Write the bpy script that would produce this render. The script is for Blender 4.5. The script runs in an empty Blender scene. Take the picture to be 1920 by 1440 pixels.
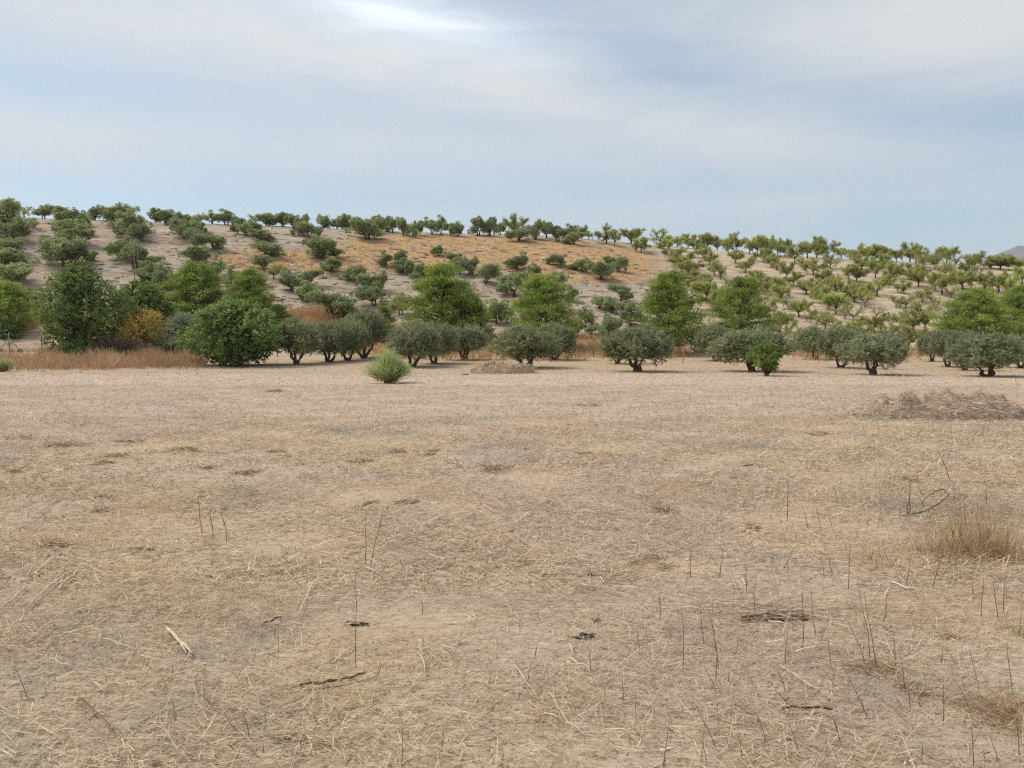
import bpy, math
import numpy as np
from mathutils import Vector

R = math.radians
scene = bpy.context.scene
COL = scene.collection
rng = np.random.default_rng(11)

# ------------------------------------------------------------------ camera
F, CX, CY, EYE, HOR = 1450.0, 960.0, 720.0, 1.6, 645.0
PITCH = math.atan((CY - HOR) / F)
cam_d = bpy.data.cameras.new('camera')
cam = bpy.data.objects.new('camera', cam_d); COL.objects.link(cam)
cam_d.sensor_width = 36.0; cam_d.lens = 36.0 * F / 1920.0
cam_d.clip_start = 0.05; cam_d.clip_end = 20000
cam.location = (0, 0, EYE); cam.rotation_euler = (math.pi / 2 - PITCH, 0, 0)
scene.camera = cam

# ------------------------------------------------------------------ sun, sky, exposure
SUN_EL, SUN_AZ = R(55), R(-75)          # azimuth from +Y towards +X
sun_d = bpy.data.lights.new('sun', 'SUN'); sun = bpy.data.objects.new('sun', sun_d); COL.objects.link(sun)
sun_d.energy = 2.6; sun_d.angle = R(32); sun_d.color = (1.0, 0.95, 0.87)
sdir = Vector((math.sin(SUN_AZ) * math.cos(SUN_EL), math.cos(SUN_AZ) * math.cos(SUN_EL), math.sin(SUN_EL)))
sun.rotation_euler = sdir.to_track_quat('Z', 'Y').to_euler(); sun.location = (-30, 30, 60)
vs = scene.view_settings
scene.display_settings.display_device = 'sRGB'
vs.view_transform = 'Standard'; vs.look = 'None'; vs.gamma = 1.0; vs.use_curve_mapping = False; vs.exposure = 0.45
scene.cycles.use_denoising = False
scene.cycles.pixel_filter_type = 'BLACKMAN_HARRIS'; scene.cycles.filter_width = 1.25
scene.cycles.max_bounces = 8; scene.cycles.diffuse_bounces = 4; scene.cycles.transmission_bounces = 4; scene.cycles.volume_bounces = 0; scene.cycles.transparent_max_bounces = 6

def pix(px, py):
    """pixel of the photograph -> (u, T): sideways and upward slope of the line of sight"""
    dx = (np.asarray(px, float) - CX) / F; dz = (CY - np.asarray(py, float)) / F
    yy = math.cos(PITCH) + math.sin(PITCH) * dz
    return dx / yy, (-math.sin(PITCH) + math.cos(PITCH) * dz) / yy

class NT:
    def __init__(s, tree): s.t = tree; s.n = tree.nodes; s.l = tree.links
    def node(s, typ, **kw):
        n = s.n.new(typ)
        for k, v in kw.items(): setattr(n, k, v)
        return n
    def put(s, n, i, v):
        if isinstance(v, bpy.types.NodeSocket): s.l.new(v, n.inputs[i])
        else: n.inputs[i].default_value = v
    def math(s, op, a, b=None, c=None, clamp=False):
        n = s.node('ShaderNodeMath', operation=op, use_clamp=clamp)
        s.put(n, 0, a)
        if b is not None: s.put(n, 1, b)
        if c is not None: s.put(n, 2, c)
        return n.outputs[0]
    def mix(s, f, a, b, blend='MIX'):
        n = s.node('ShaderNodeMix', data_type='RGBA', blend_type=blend)
        s.put(n, 0, f)
        s.put(n, 6, a if isinstance(a, bpy.types.NodeSocket) else (*a, 1)[:4])
        s.put(n, 7, b if isinstance(b, bpy.types.NodeSocket) else (*b, 1)[:4])
        return n.outputs[2]
    def noise(s, vec, scale, detail=3, rough=0.55, dist=0.0, col=False):
        n = s.node('ShaderNodeTexNoise'); s.put(n, 'Vector', vec)
        n.inputs['Scale'].default_value = scale; n.inputs['Detail'].default_value = detail
        n.inputs['Roughness'].default_value = rough; n.inputs['Distortion'].default_value = dist
        return n.outputs[1 if col else 0]
    def mapping(s, vec, scale=(1, 1, 1), rot=(0, 0, 0)):
        n = s.node('ShaderNodeMapping'); s.put(n, 0, vec); n.inputs['Scale'].default_value = scale
        n.inputs['Rotation'].default_value = rot
        return n.outputs[0]
    def ramp(s, f, stops):
        n = s.node('ShaderNodeValToRGB'); s.put(n, 0, f); e = n.color_ramp.elements
        while len(e) < len(stops): e.new(0.5)
        for q, (p, c) in zip(e, stops):
            q.position = p; q.color = (*c, 1) if len(c) == 3 else c
        return n.outputs[0]
    def step(s, f, a, b):
        n = s.node('ShaderNodeMapRange', interpolation_type='SMOOTHSTEP'); s.put(n, 0, f)
        n.inputs[1].default_value = a; n.inputs[2].default_value = b
        return n.outputs[0]

world = bpy.data.worlds.new('World'); scene.world = world; world.use_nodes = True
w = NT(world.node_tree); w.n.clear()
sky = w.node('ShaderNodeTexSky', sky_type='NISHITA'); sky.sun_disc = False
sky.sun_elevation = SUN_EL; sky.sun_rotation = SUN_AZ; sky.air_density = 1.0; sky.dust_density = 0.6; sky.ozone_density = 0.6
bg1 = w.node('ShaderNodeBackground'); w.l.new(w.mix(1.0, sky.outputs[0], (.91, 1.0, .96), 'MULTIPLY'), bg1.inputs[0]); bg1.inputs[1].default_value = 0.108
tc = w.node('ShaderNodeTexCoord'); sep = w.node('ShaderNodeSeparateXYZ'); w.l.new(tc.outputs['Generated'], sep.inputs[0])
az = w.math('ARCTAN2', sep.outputs[0], sep.outputs[1]); el = w.math('ARCSINE', sep.outputs[2])
cmb = w.node('ShaderNodeCombineXYZ'); w.l.new(az, cmb.inputs[0]); w.l.new(el, cmb.inputs[1])
mapv = w.mapping(tc.outputs['Generated'], (1.6, 1.6, 6.0))
n1 = w.noise(mapv, 1.7, 5, 0.5, 0.4)
n2 = w.noise(w.mapping(tc.outputs['Generated'], (2.4, 2.4, 13)), 2.4, 7, 0.58, 0.9)
def blob(px, py, sx, sy, ang):
    u, T = pix(px, py); a0 = math.atan(u); e0 = math.atan(T * math.cos(a0)); ca, sa = math.cos(R(ang)), math.sin(R(ang))
    da = w.math('SUBTRACT', az, a0); de = w.math('SUBTRACT', el, e0)
    p = w.math('ADD', w.math('MULTIPLY', da, ca * F / sx), w.math('MULTIPLY', de, -sa * F / sx))
    q = w.math('ADD', w.math('MULTIPLY', da, sa * F / sy), w.math('MULTIPLY', de, ca * F / sy))
    r2 = w.math('ADD', w.math('MULTIPLY', p, p), w.math('MULTIPLY', q, q))
    return w.math('EXPONENT', w.math('MULTIPLY', r2, -1.0))
cov = w.math('ADD', w.math('MULTIPLY', w.math('SUBTRACT', n1, 0.5), 0.50), 0.53)
cov = w.math('ADD', cov, w.math('MULTIPLY', w.math('SUBTRACT', n2, 0.5), 0.5))
for (px, py, sx, sy, ang, amp) in [
        (300, 40, 750, 85, 0, .40), (1800, 20, 380, 110, -8, .45), (60, 262, 330, 55, 0, .34), (800, 280, 300, 45, 3, .25),
        (1250, 235, 480, 50, 9, .36), (950, 120, 300, 60, 5, .15), (120, 160, 460, 42, 0, -.13), (1520, 185, 520, 66, 13, -.33),
        (1240, 90, 200, 60, 15, -.14), (250, 360, 560, 45, 0, -.22), (1370, 388, 320, 15, 0, .16), (1750, 420, 300, 45, 0, -.16)]:
    cov = w.math('ADD', cov, w.math('MULTIPLY', blob(px, py, sx, sy, ang), amp))
cov = w.math('MINIMUM', w.math('MAXIMUM', cov, 0.0), 0.97)
glow = w.math('ADD', w.math('MULTIPLY', blob(755, 26, 230, 36, 10), .85), w.math('MULTIPLY', blob(640, -10, 420, 120, 6), 0.12))
glow = w.math('MULTIPLY', glow, w.math('ADD', 0.45, n2))
bg2 = w.node('ShaderNodeBackground')
w.l.new(w.mix(w.math('MULTIPLY', n2, 0.6), (0.555, 0.575, 0.59), (0.56, 0.565, 0.56)), bg2.inputs[0])
w.put(bg2, 1, w.math('ADD', 1.0, w.math('MULTIPLY', glow, 0.75)))
ms = w.node('ShaderNodeMixShader'); w.l.new(cov, ms.inputs[0]); w.l.new(bg1.outputs[0], ms.inputs[1]); w.l.new(bg2.outputs[0], ms.inputs[2])
wo = w.node('ShaderNodeOutputWorld'); w.l.new(ms.outputs[0], wo.inputs[0])

# ------------------------------------------------------------------ terrain shape
Y0, H0 = 62.0, 0.49
def smooth(a): a = np.clip(a, 0, 1); return a * a * (3 - 2 * a)
def field_h(Y): return H0 * smooth((np.asarray(Y, float) - 43.0) / 22.0) / smooth(np.array((Y0 - 43.0) / 22.0))
T0 = (H0 - EYE) / Y0
_cx = np.array([-300, 0, 60, 400, 700, 870, 1000, 1100, 1200, 1400, 1600, 1750, 1920, 2300]); _cy = np.array([400, 406, 409, 420, 432, 438, 441, 448, 458, 474, 487, 493, 499, 512.])
_cu, _ct = pix(_cx, _cy)
def crest_t(u): return np.interp(np.clip(u, -0.95, 0.95), _cu, _ct)
def crest_y(u): return np.interp(u, [-0.66, 0.0, 0.66], [120.0, 140.0, 150.0])
_s = np.linspace(0, 1, 400); _sn = np.sin(math.pi / 2 * _s); _G = 0.55 * _sn + 0.45 * _sn ** 2
def G(s):
    s = np.asarray(s, float)
    return np.where(s <= 1, np.interp(s, _s, _G), 1.0 - 0.45 * (s - 1) ** 2)
_yt = np.linspace(1.0, Y0, 1200); _tt = (field_h(_yt) - EYE) / _yt
_prng = np.random.default_rng(5); _ph = _prng.uniform(0, 6.28, (10, 3)); _fr = _prng.uniform(0.5, 1.6, (10, 2)) * np.where(_prng.random((10, 2)) < .5, -1, 1)
def bumps(X, Y):
    z = 0
    for i in range(10):
        z = z + np.sin(_fr[i, 0] * X + _ph[i, 0]) * np.sin(_fr[i, 1] * Y + _ph[i, 1])
    return z / 5
def hgt(X, Y):
    X = np.asarray(X, float); Y = np.asarray(Y, float)
    Ys = np.maximum(Y, 20.0); u = np.clip(X / Ys, -1.1, 1.1)
    s = (Y - Y0) / (crest_y(u) - Y0)
    T = T0 + (crest_t(u) - T0) * G(np.maximum(s, 0))
    hill = EYE + Y * T
    fall = 1 - smooth((np.abs(X) - 230) / 260.0)
    hill = np.where(Y > Y0, np.maximum(hill * fall, -2.0), 0)
    z = np.where(Y <= Y0, field_h(np.maximum(Y, 0)), hill)
    amp = 0.012 + 0.10 * smooth((Y - 66) / 20.0)
    z = z + amp * bumps(X * 0.55, Y * 0.8) * (np.abs(X) < 300) * (Y < 200)
    near = (np.abs(Y) < 60) * (np.abs(X) < 90)
    z = z + 0.012 * near * bumps(X * 2.1 + 3, Y * 2.4)
    return z
def ground_xy(px, py):
    u, T = pix(px, py)
    q = (T - T0) / (crest_t(u) - T0)
    Yh = Y0 + np.interp(q, _G, _s) * (crest_y(u) - Y0)
    Yf = np.interp(T, _tt, _yt)
    Y = np.where(T < T0, Yf, Yh)
    return u * Y, Y
def at(px, py):
    X, Y = ground_xy(px, py); X, Y = float(X), float(Y)
    return Vector((X, Y, float(hgt(X, Y))))
def in_poly(px, py, poly):
    c = np.zeros(len(px), bool); n = len(poly)
    for i in range(n):
        x1, y1 = poly[i]; x2, y2 = poly[i - 1]
        k = ((y1 > py) != (y2 > py)) & (px < (x2 - x1) * (py - y1) / (y2 - y1 + 1e-9) + x1)
        c ^= k
    return c
def to_pix(X, Y, Z):
    dz = Z - EYE
    dep = Y * math.cos(PITCH) - dz * math.sin(PITCH); up = Y * math.sin(PITCH) + dz * math.cos(PITCH)
    dep = np.where(dep < 0.3, 0.3, dep)
    return CX + F * X / dep, CY - F * up / dep

# ------------------------------------------------------------------ object helpers
def tag(o, label=None, cat=None, group=None, kind=None):
    if label: o['label'] = label
    if cat: o['category'] = cat
    if group: o['group'] = group
    if kind: o['kind'] = kind
    return o
def link(name, data, parent=None):
    o = bpy.data.objects.new(name, data); COL.objects.link(o)
    if parent: o.parent = parent
    return o
def mk_mesh(name, V, Q, mat, attr=None, T=None, smooth_shade=False):
    """V (n,3), Q (m,4) quads, optional T triangles, optional per-vertex float attributes"""
    me = bpy.data.meshes.new(name)
    V = np.asarray(V, np.float32); Q = np.asarray(Q, np.int32).reshape(-1, 4) if Q is not None else np.zeros((0, 4), np.int32)
    Tn = np.asarray(T, np.int32).reshape(-1, 3) if T is not None else np.zeros((0, 3), np.int32)
    loops = np.concatenate([Q.ravel(), Tn.ravel()])
    tot = np.concatenate([np.full(len(Q), 4, np.int32), np.full(len(Tn), 3, np.int32)])
    st = np.concatenate([[0], np.cumsum(tot)[:-1]]).astype(np.int32) if len(tot) else tot
    me.vertices.add(len(V)); me.vertices.foreach_set('co', V.ravel())
    me.loops.add(len(loops)); me.loops.foreach_set('vertex_index', loops)
    me.polygons.add(len(tot)); me.polygons.foreach_set('loop_start', st); me.polygons.foreach_set('loop_total', tot)
    for k, v in (attr or {}).items():
        a = me.attributes.new(k, 'FLOAT', 'POINT'); a.data.foreach_set('value', np.asarray(v, np.float32))
    me.update(calc_edges=True)
    if smooth_shade: me.polygons.foreach_set('use_smooth', np.ones(len(tot), bool))
    if mat: me.materials.append(mat)
    return me
def unit(v): return v / (np.linalg.norm(v, axis=-1, keepdims=True) + 1e-9)
def runit(r, n): return unit(r.normal(size=(n, 3)))

def ribbons(P, D, L, W, r, bend=0.0, seg=1, side=None):
    """straw, blades: n ribbons from P along D; returns V, Q, per-vertex index of the ribbon, per-vertex t"""
    n = len(P); L = np.broadcast_to(L, n)[:, None]; W = np.broadcast_to(W, n)[:, None]
    D = unit(D); rnd = runit(r, n)
    S = unit(np.cross(D, rnd)) if side is None else unit(np.cross(D, side))
    B = unit(np.cross(D, S)) if bend is None or np.isscalar(bend) else bend
    amt = (r.normal(size=(n, 1)) * (bend if np.isscalar(bend) else 1.0))
    rows = []
    for k in range(seg + 1):
        t = k / seg
        c = P + D * L * t + B * amt * L * (t * t)
        wd = W * (1.0 if seg == 1 else (1 - 0.55 * t))
        rows += [c - S * wd / 2, c + S * wd / 2]
    V = np.stack(rows, 1).reshape(-1, 3)
    m = 2 * (seg + 1); base = np.arange(n)[:, None] * m
    q = []
    for k in range(seg): q.append(np.stack([base[:, 0] + 2 * k, base[:, 0] + 2 * k + 1, base[:, 0] + 2 * k + 3, base[:, 0] + 2 * k + 2], 1))
    Q = np.concatenate(q)
    idx = np.repeat(np.arange(n), m); tt = np.tile(np.repeat(np.linspace(0, 1, seg + 1), 2), n)
    return V, Q, idx, tt

def leaves(P, D, l, wd, r, N=None):
    n = len(P); D = unit(D); S = unit(np.cross(D, runit(r, n) if N is None else N + runit(r, n) * .75))
    l = np.broadcast_to(l, n)[:, None]; wd = np.broadcast_to(wd, n)[:, None]
    V = np.stack([P, P + D * l * .45 + S * wd * .5, P + D * l, P + D * l * .45 - S * wd * .5], 1).reshape(-1, 3)
    return V, np.arange(4 * n).reshape(n, 4)

def tube(pts, rad, sides=6, cap=True):
    pts = [Vector(p) for p in pts]; V = []; Q = []; T = []
    ref = Vector((0.3, 0.1, 1)).normalized()
    for i, p in enumerate(pts):
        d = (pts[min(i + 1, len(pts) - 1)] - pts[max(i - 1, 0)]).normalized()
        a = d.cross(ref if abs(d.dot(ref)) < .95 else Vector((1, 0, 0))).normalized(); b = d.cross(a)
        for k in range(sides):
            an = 2 * math.pi * k / sides
            V.append(p + (a * math.cos(an) + b * math.sin(an)) * rad[i])
    for i in range(len(pts) - 1):
        for k in range(sides):
            k2 = (k + 1) % sides
            Q.append((i * sides + k, i * sides + k2, (i + 1) * sides + k2, (i + 1) * sides + k))
    if cap:
        for e, base in ((pts[0], 0), (pts[-1], (len(pts) - 1) * sides)):
            V.append(e); c = len(V) - 1
            for k in range(sides):
                T.append((c, base + (k + 1) % sides, base + k) if base == 0 else (c, base + k, base + (k + 1) % sides))
    return np.array([tuple(v) for v in V]), np.array(Q), np.array(T).reshape(-1, 3)
class MB:
    def __init__(s): s.V = []; s.Q = []; s.T = []; s.A = []; s.n = 0
    def add(s, V, Q=None, T=None, a=None):
        s.V.append(V)
        if Q is not None and len(Q): s.Q.append(np.asarray(Q) + s.n)
        if T is not None and len(T): s.T.append(np.asarray(T) + s.n)
        s.A.append(np.broadcast_to(np.asarray(0.5 if a is None else a, float), (len(V),)))
        s.n += len(V); return s
    def tube(s, pts, rad, sides=6, a=None): return s.add(*tube(pts, rad, sides), a=a)
    def mesh(s, name, mat, smooth_shade=False):
        return mk_mesh(name, np.concatenate(s.V), np.concatenate(s.Q) if s.Q else None, mat, {'rnd': np.concatenate(s.A)},
                       np.concatenate(s.T) if s.T else None, smooth_shade)

# ------------------------------------------------------------------ materials
def new_mat(name):
    m = bpy.data.materials.new(name); m.use_nodes = True
    t = NT(m.node_tree); t.n.clear(); out = t.node('ShaderNodeOutputMaterial')
    return m, t, out
def attr(t, name): return t.node('ShaderNodeAttribute', attribute_name=name).outputs['Fac']
def princ(t, col, rough=0.85, spec=0.15, bump=None, bstr=0.5, bdist=0.02):
    p = t.node('ShaderNodeBsdfPrincipled'); t.put(p, 'Base Color', col if isinstance(col, bpy.types.NodeSocket) else (*col, 1))
    t.put(p, 'Roughness', rough); t.put(p, 'Specular IOR Level', spec)
    if bump is not None:
        b = t.node('ShaderNodeBump'); b.inputs['Strength'].default_value = bstr; b.inputs['Distance'].default_value = bdist
        t.l.new(bump, b.inputs['Height']); t.l.new(b.outputs[0], p.inputs['Normal'])
    return p.outputs[0]
def leaf_mat(name, stops, transl=0.3, rough=0.6, spec=0.25, var=0.25, tint=None):
    m, t, out = new_mat(name)
    r = attr(t, 'rnd'); oi = t.node('ShaderNodeObjectInfo')
    geo = t.node('ShaderNodeNewGeometry')
    nz = t.noise(geo.outputs['Position'], 1.1, 2)
    f = t.math('ADD', t.math('MULTIPLY', r, 0.75), t.math('MULTIPLY', t.math('SUBTRACT', nz, 0.5), 0.9))
    f = t.math('ADD', f, 0.12, clamp=True)
    c = t.ramp(f, stops)
    v = t.math('ADD', 1.0 - var / 2, t.math('MULTIPLY', oi.outputs['Random'], var))
    c = t.mix(1.0, c, _grey(t, v), 'MULTIPLY')
    if tint: c = t.mix(t.math('MULTIPLY', t.math('FRACT', t.math('MULTIPLY', oi.outputs['Random'], 7.31)), tint[1]), c, tint[0])
    p = princ(t, c, rough, spec)
    tr = t.node('ShaderNodeBsdfTranslucent'); t.l.new(t.mix(1.0, c, (1.3, 1.3, 0.75), 'MULTIPLY'), tr.inputs[0])
    mx = t.node('ShaderNodeMixShader'); mx.inputs[0].default_value = transl
    t.l.new(p, mx.inputs[1]); t.l.new(tr.outputs[0], mx.inputs[2]); t.l.new(mx.outputs[0], out.inputs[0])
    return m
def _grey(t, v):
    n = t.node('ShaderNodeCombineColor')
    for i in range(3): t.l.new(v, n.inputs[i])
    return n.outputs[0]
def plain_mat(name, c1, c2, scale=8.0, rough=0.85, stretch=(1, 1, 1), bdist=0.02, bstr=0.6):
    m, t, out = new_mat(name)
    tcn = t.node('ShaderNodeTexCoord'); v = t.mapping(tcn.outputs['Object'], stretch)
    n = t.noise(v, scale, 5, 0.65)
    t.l.new(princ(t, t.ramp(n, [(0.3, c1), (0.7, c2)]), rough, 0.12, n, bstr, bdist), out.inputs[0])
    return m
M = {}
M['olive_leaf'] = leaf_mat('olive_leaf', [(0.0, (0.109, 0.124, 0.070)), (.45, (0.232, 0.251, 0.152)), (.8, (0.380, 0.395, 0.264)), (1, (0.558, 0.558, 0.419))], .38, .6, .25, .2)
M['olive_hill_leaf'] = leaf_mat('olive_hill_leaf', [(0.0, (0.151, 0.185, 0.092)), (.45, (0.303, 0.352, 0.191)), (.8, (0.472, 0.527, 0.322)), (1, (0.660, 0.660, 0.504))], .38, .6, .25, .3, ((.22, .21, .125), .3))
M['almond_leaf'] = leaf_mat('almond_leaf', [(0.0, (0.180, 0.221, 0.068)), (.5, (0.368, 0.413, 0.146)), (.85, (0.565, 0.560, 0.242)), (1, (0.660, 0.625, 0.330))], .42, .6, .2, .3, ((.30, .235, .115), .4))
M['pine_leaf'] = leaf_mat('pine_leaf', [(0.0, (0.092, 0.131, 0.034)), (.4, (0.213, 0.278, 0.074)), (.8, (0.377, 0.438, 0.124)), (1, (0.514, 0.528, 0.189))], .42, .65, .15, .2)
M['broadleaf'] = leaf_mat('broadleaf', [(0.0, (0.073, 0.114, 0.036)), (.5, (0.171, 0.235, 0.076)), (1, (0.349, 0.392, 0.147))], .32, .6, .25, .1)
M['fig_leaf'] = leaf_mat('fig_leaf', [(0.0, (0.078, 0.126, 0.045)), (.5, (0.192, 0.271, 0.105)), (1, (0.401, 0.441, 0.206))], .42, .6, .2, .1)
M['young_leaf'] = leaf_mat('young_leaf', [(0.0, (0.085, 0.135, 0.034)), (.5, (0.182, 0.251, 0.069)), (1, (0.314, 0.367, 0.137))], .42, .6, .2, .1)
M['yellow_leaf'] = leaf_mat('yellow_leaf', [(0.0, (0.244, 0.186, 0.066)), (.5, (0.511, 0.372, 0.118)), (1, (0.607, 0.529, 0.212))], .3, .7, .1, .1)
M['grey_leaf'] = leaf_mat('grey_leaf', [(0.0, (0.112, 0.143, 0.098)), (.5, (0.255, 0.300, 0.210)), (1, (0.450, 0.480, 0.345))], .25, .65, .15, .1)
M['broom_leaf'] = leaf_mat('broom_leaf', [(0.0, (0.260, 0.180, 0.090)), (.3, (0.330, 0.300, 0.150)), (.6, (0.360, 0.420, 0.250)), (1, (0.520, 0.580, 0.380))], .42, .65, .15, .1)
M['dry_twig'] = leaf_mat('dry_twig', [(0.0, (0.120, 0.090, 0.066)), (.5, (0.252, 0.198, 0.144)), (1, (0.384, 0.312, 0.240))], .1, .8, .1, .1)
M['bark'] = plain_mat('bark', (.065, .052, .040), (.17, .138, .105), 14, .9, (1, 1, .3))
M['almond_bark'] = plain_mat('almond_bark', (.05, .038, .03), (.15, .12, .095), 14, .9, (1, 1, .3))
M['pale_bark'] = plain_mat('pale_bark', (.16, .13, .10), (.34, .28, .22), 14, .9, (1, 1, .3))
M['wood'] = plain_mat('wood', (.16, .13, .10), (.34, .29, .23), 20, .9, (1, 1, .1))
M['metal'] = plain_mat('metal', (.20, .18, .16), (.34, .31, .28), 20, .6)
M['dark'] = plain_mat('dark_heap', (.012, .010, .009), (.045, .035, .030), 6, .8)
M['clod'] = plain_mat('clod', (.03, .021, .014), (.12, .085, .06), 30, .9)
M['redstick'] = plain_mat('reddish_bark', (.10, .05, .03), (.26, .14, .09), 30, .8, (1, 1, 1))
M['stalk'] = plain_mat('dry_stalk', (.13, .075, .04), (.30, .185, .105), 25, .8)
M['pale_straw'] = plain_mat('pale_straw', (.50, .40, .27), (.72, .62, .46), 25, .7)
M['stone'] = plain_mat('stone', (.36, .33, .29), (.58, .55, .50), 18, .85)
M['mountain'] = plain_mat('mountain', (.14, .12, .12), (.24, .20, .18), 0.004, .95)

def zones(t, pos, c):
    a = t.noise(pos, 0.50, 5, 0.62, 0.6); b = t.noise(t.mapping(pos, (0.6, 1.2, 1)), 0.17, 3, 0.6); d = t.noise(t.mapping(pos, (1, 1.4, 1)), 1.7, 4, .6, .5)
    c = t.mix(t.math('MULTIPLY', t.step(a, .50, .62), .45), c, (.60, .43, .255))
    c = t.mix(t.math('MULTIPLY', t.step(d, .56, .70), .42), c, (.43, .275, .16))
    c = t.mix(t.math('MULTIPLY', t.step(a, .47, .36), .55), c, (.37, .315, .25))
    c = t.mix(t.math('MULTIPLY', t.step(b, .42, .60), .35), c, (.58, .425, .335))
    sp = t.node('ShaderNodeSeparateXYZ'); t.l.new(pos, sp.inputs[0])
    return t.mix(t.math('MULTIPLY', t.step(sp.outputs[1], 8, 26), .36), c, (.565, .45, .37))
def straw_mat(name, stops, zone=True):
    m, t, out = new_mat(name)
    geo = t.node('ShaderNodeNewGeometry'); pos = geo.outputs['Position']
    r = attr(t, 'rnd')
    c = t.ramp(r, stops)
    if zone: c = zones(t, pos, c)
    p = princ(t, c, .75, .2)
    tr = t.node('ShaderNodeBsdfTranslucent'); t.l.new(c, tr.inputs[0])
    mx = t.node('ShaderNodeMixShader'); mx.inputs[0].default_value = .15
    t.l.new(p, mx.inputs[1]); t.l.new(tr.outputs[0], mx.inputs[2]); t.l.new(mx.outputs[0], out.inputs[0])
    return m
STOPS = [(0, (.14, .09, .05)), (.2, (.33, .24, .15)), (.5, (.57, .445, .285)), (.8, (.70, .575, .39)), (1, (.86, .76, .57))]
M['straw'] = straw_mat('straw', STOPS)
M['heap_straw'] = straw_mat('heap_straw', [(0, (.30, .21, .14)), (.3, (.56, .43, .305)), (.8, (.74, .59, .435)), (1, (.84, .72, .56))], False)
M['clump_straw'] = straw_mat('clump_straw', [(0, (.12, .08, .045)), (.3, (.31, .215, .13)), (.7, (.52, .385, .25)), (1, (.70, .57, .40))], False)
M['rust_grass'] = straw_mat('rust_grass', [(0, (.20, .115, .06)), (.35, (.39, .245, .135)), (.7, (.57, .39, .225)), (1, (.74, .58, .38))], False)
M['hill_grass'] = straw_mat('hill_grass', [(0, (.24, .13, .06)), (.4, (.40, .24, .125)), (.8, (.52, .34, .185)), (1, (.62, .44, .27))], False)
M['gold_grass'] = straw_mat('gold_grass', [(0, (.30, .175, .08)), (.4, (.50, .31, .15)), (.8, (.64, .435, .23)), (1, (.74, .56, .34))], False)

def ground_mat():
    m, t, out = new_mat('dry_ground')
    geo = t.node('ShaderNodeNewGeometry'); pos = geo.outputs['Position']
    dry = attr(t, 'dry'); hill = attr(t, 'hill'); orch = attr(t, 'orchard'); tan = attr(t, 'tan')
    big = t.noise(pos, 0.13, 4, 0.6); mid = t.noise(t.mapping(pos, (.6, 1.6, 1)), 0.9, 5, .65, .4)
    fine = t.noise(t.mapping(pos, (1, 1.6, 1)), 9, 6, .7, .5); straw = t.noise(t.mapping(pos, (10, 40, 1), (0, 0, .2)), 1.0, 5, .75, 1.2)
    fld = t.ramp(t.math('ADD', t.math('MULTIPLY', fine, .5), t.math('MULTIPLY', straw, .5)),
                 [(.32, (.24, .18, .115)), (.45, (.45, .35, .24)), (.58, (.62, .49, .35)), (.70, (.74, .61, .45))])
    fld = t.mix(t.math('MULTIPLY', t.step(big, .42, .62), .5), fld, (.46, .335, .265))
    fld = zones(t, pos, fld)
    fld = t.mix(t.math('MULTIPLY', tan, .6), fld, t.ramp(fine, [(.35, (.36, .25, .145)), (.65, (.54, .39, .24))]))
    # hill soil: pale, with plough marks running along the slope's contours
    fur = t.noise(t.mapping(pos, (.09, .95, .3), (0, 0, .05)), 1.0, 5, .6, .8)
    hl = t.ramp(t.math('ADD', t.math('MULTIPLY', fur, .6), t.math('MULTIPLY', mid, .4)),
                [(.38, (.20, .145, .10)), (.44, (.335, .26, .19)), (.54, (.42, .34, .26)), (.68, (.51, .44, .36))])
    hl = t.mix(t.math('MULTIPLY', t.step(big, .48, .62), .5), hl, (.40, .295, .21))
    oc = t.ramp(t.math('ADD', t.math('MULTIPLY', fur, .5), t.math('MULTIPLY', mid, .5)),
                [(.38, (.32, .235, .155)), (.5, (.50, .39, .275)), (.66, (.60, .49, .37))])
    hl = t.mix(orch, hl, oc)
    gr = t.ramp(t.math('ADD', t.math('MULTIPLY', mid, .6), t.math('MULTIPLY', fine, .4)),
                [(.35, (.28, .165, .075)), (.5, (.44, .28, .14)), (.65, (.56, .385, .215))])
    dm = t.step(t.math('ADD', dry, t.math('MULTIPLY', t.math('SUBTRACT', mid, .5), 1.3)), .20, .60)
    hl = t.mix(dm, hl, gr)
    c = t.mix(hill, fld, hl)
    h = t.math('ADD', t.math('MULTIPLY', straw, .4), t.math('ADD', t.math('MULTIPLY', fine, .6), t.math('MULTIPLY', t.math('MULTIPLY', fur, hill), 6.0)))
    t.l.new(princ(t, c, .95, .05, h, .8, .05), out.inputs[0])
    return m
M['ground'] = ground_mat()

# ------------------------------------------------------------------ ground sheet
def grow(a, b, first, f=1.25):
    out = [a]; d = first
    while out[-1] < b: out.append(out[-1] + d); d *= f
    return out
xs = np.array(sorted(set([round(v, 3) for v in (list(np.arange(-12, 12.01, .25)) + list(np.arange(-112, 112.1, .8)) + grow(112, 5200, 1.5) + [-v for v in grow(112, 5200, 1.5)])])))
xs = xs[np.concatenate([[True], np.diff(xs) > 0.12])]
ys = np.array(sorted(set([round(v, 3) for v in (list(np.arange(0, 20, .25)) + list(np.arange(20, 175, .7)) + grow(175, 6200, 2.0) + [-v for v in grow(.5, 600, 1.0)])])))
XX, YY = np.meshgrid(xs, ys)
ZZ = hgt(XX, YY)
gpx, gpy = to_pix(XX.ravel(), YY.ravel(), ZZ.ravel())
GRASS_UP = [(640, 452), (760, 440), (880, 441), (1010, 450), (1130, 456), (1190, 470), (1235, 500), (1200, 530), (1090, 528), (980, 514), (900, 500), (820, 506), (720, 506), (640, 490)]
GRASS_L = [(395, 480), (450, 472), (560, 470), (660, 482), (760, 500), (745, 512), (640, 510), (540, 508), (440, 505), (395, 500)]
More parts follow.
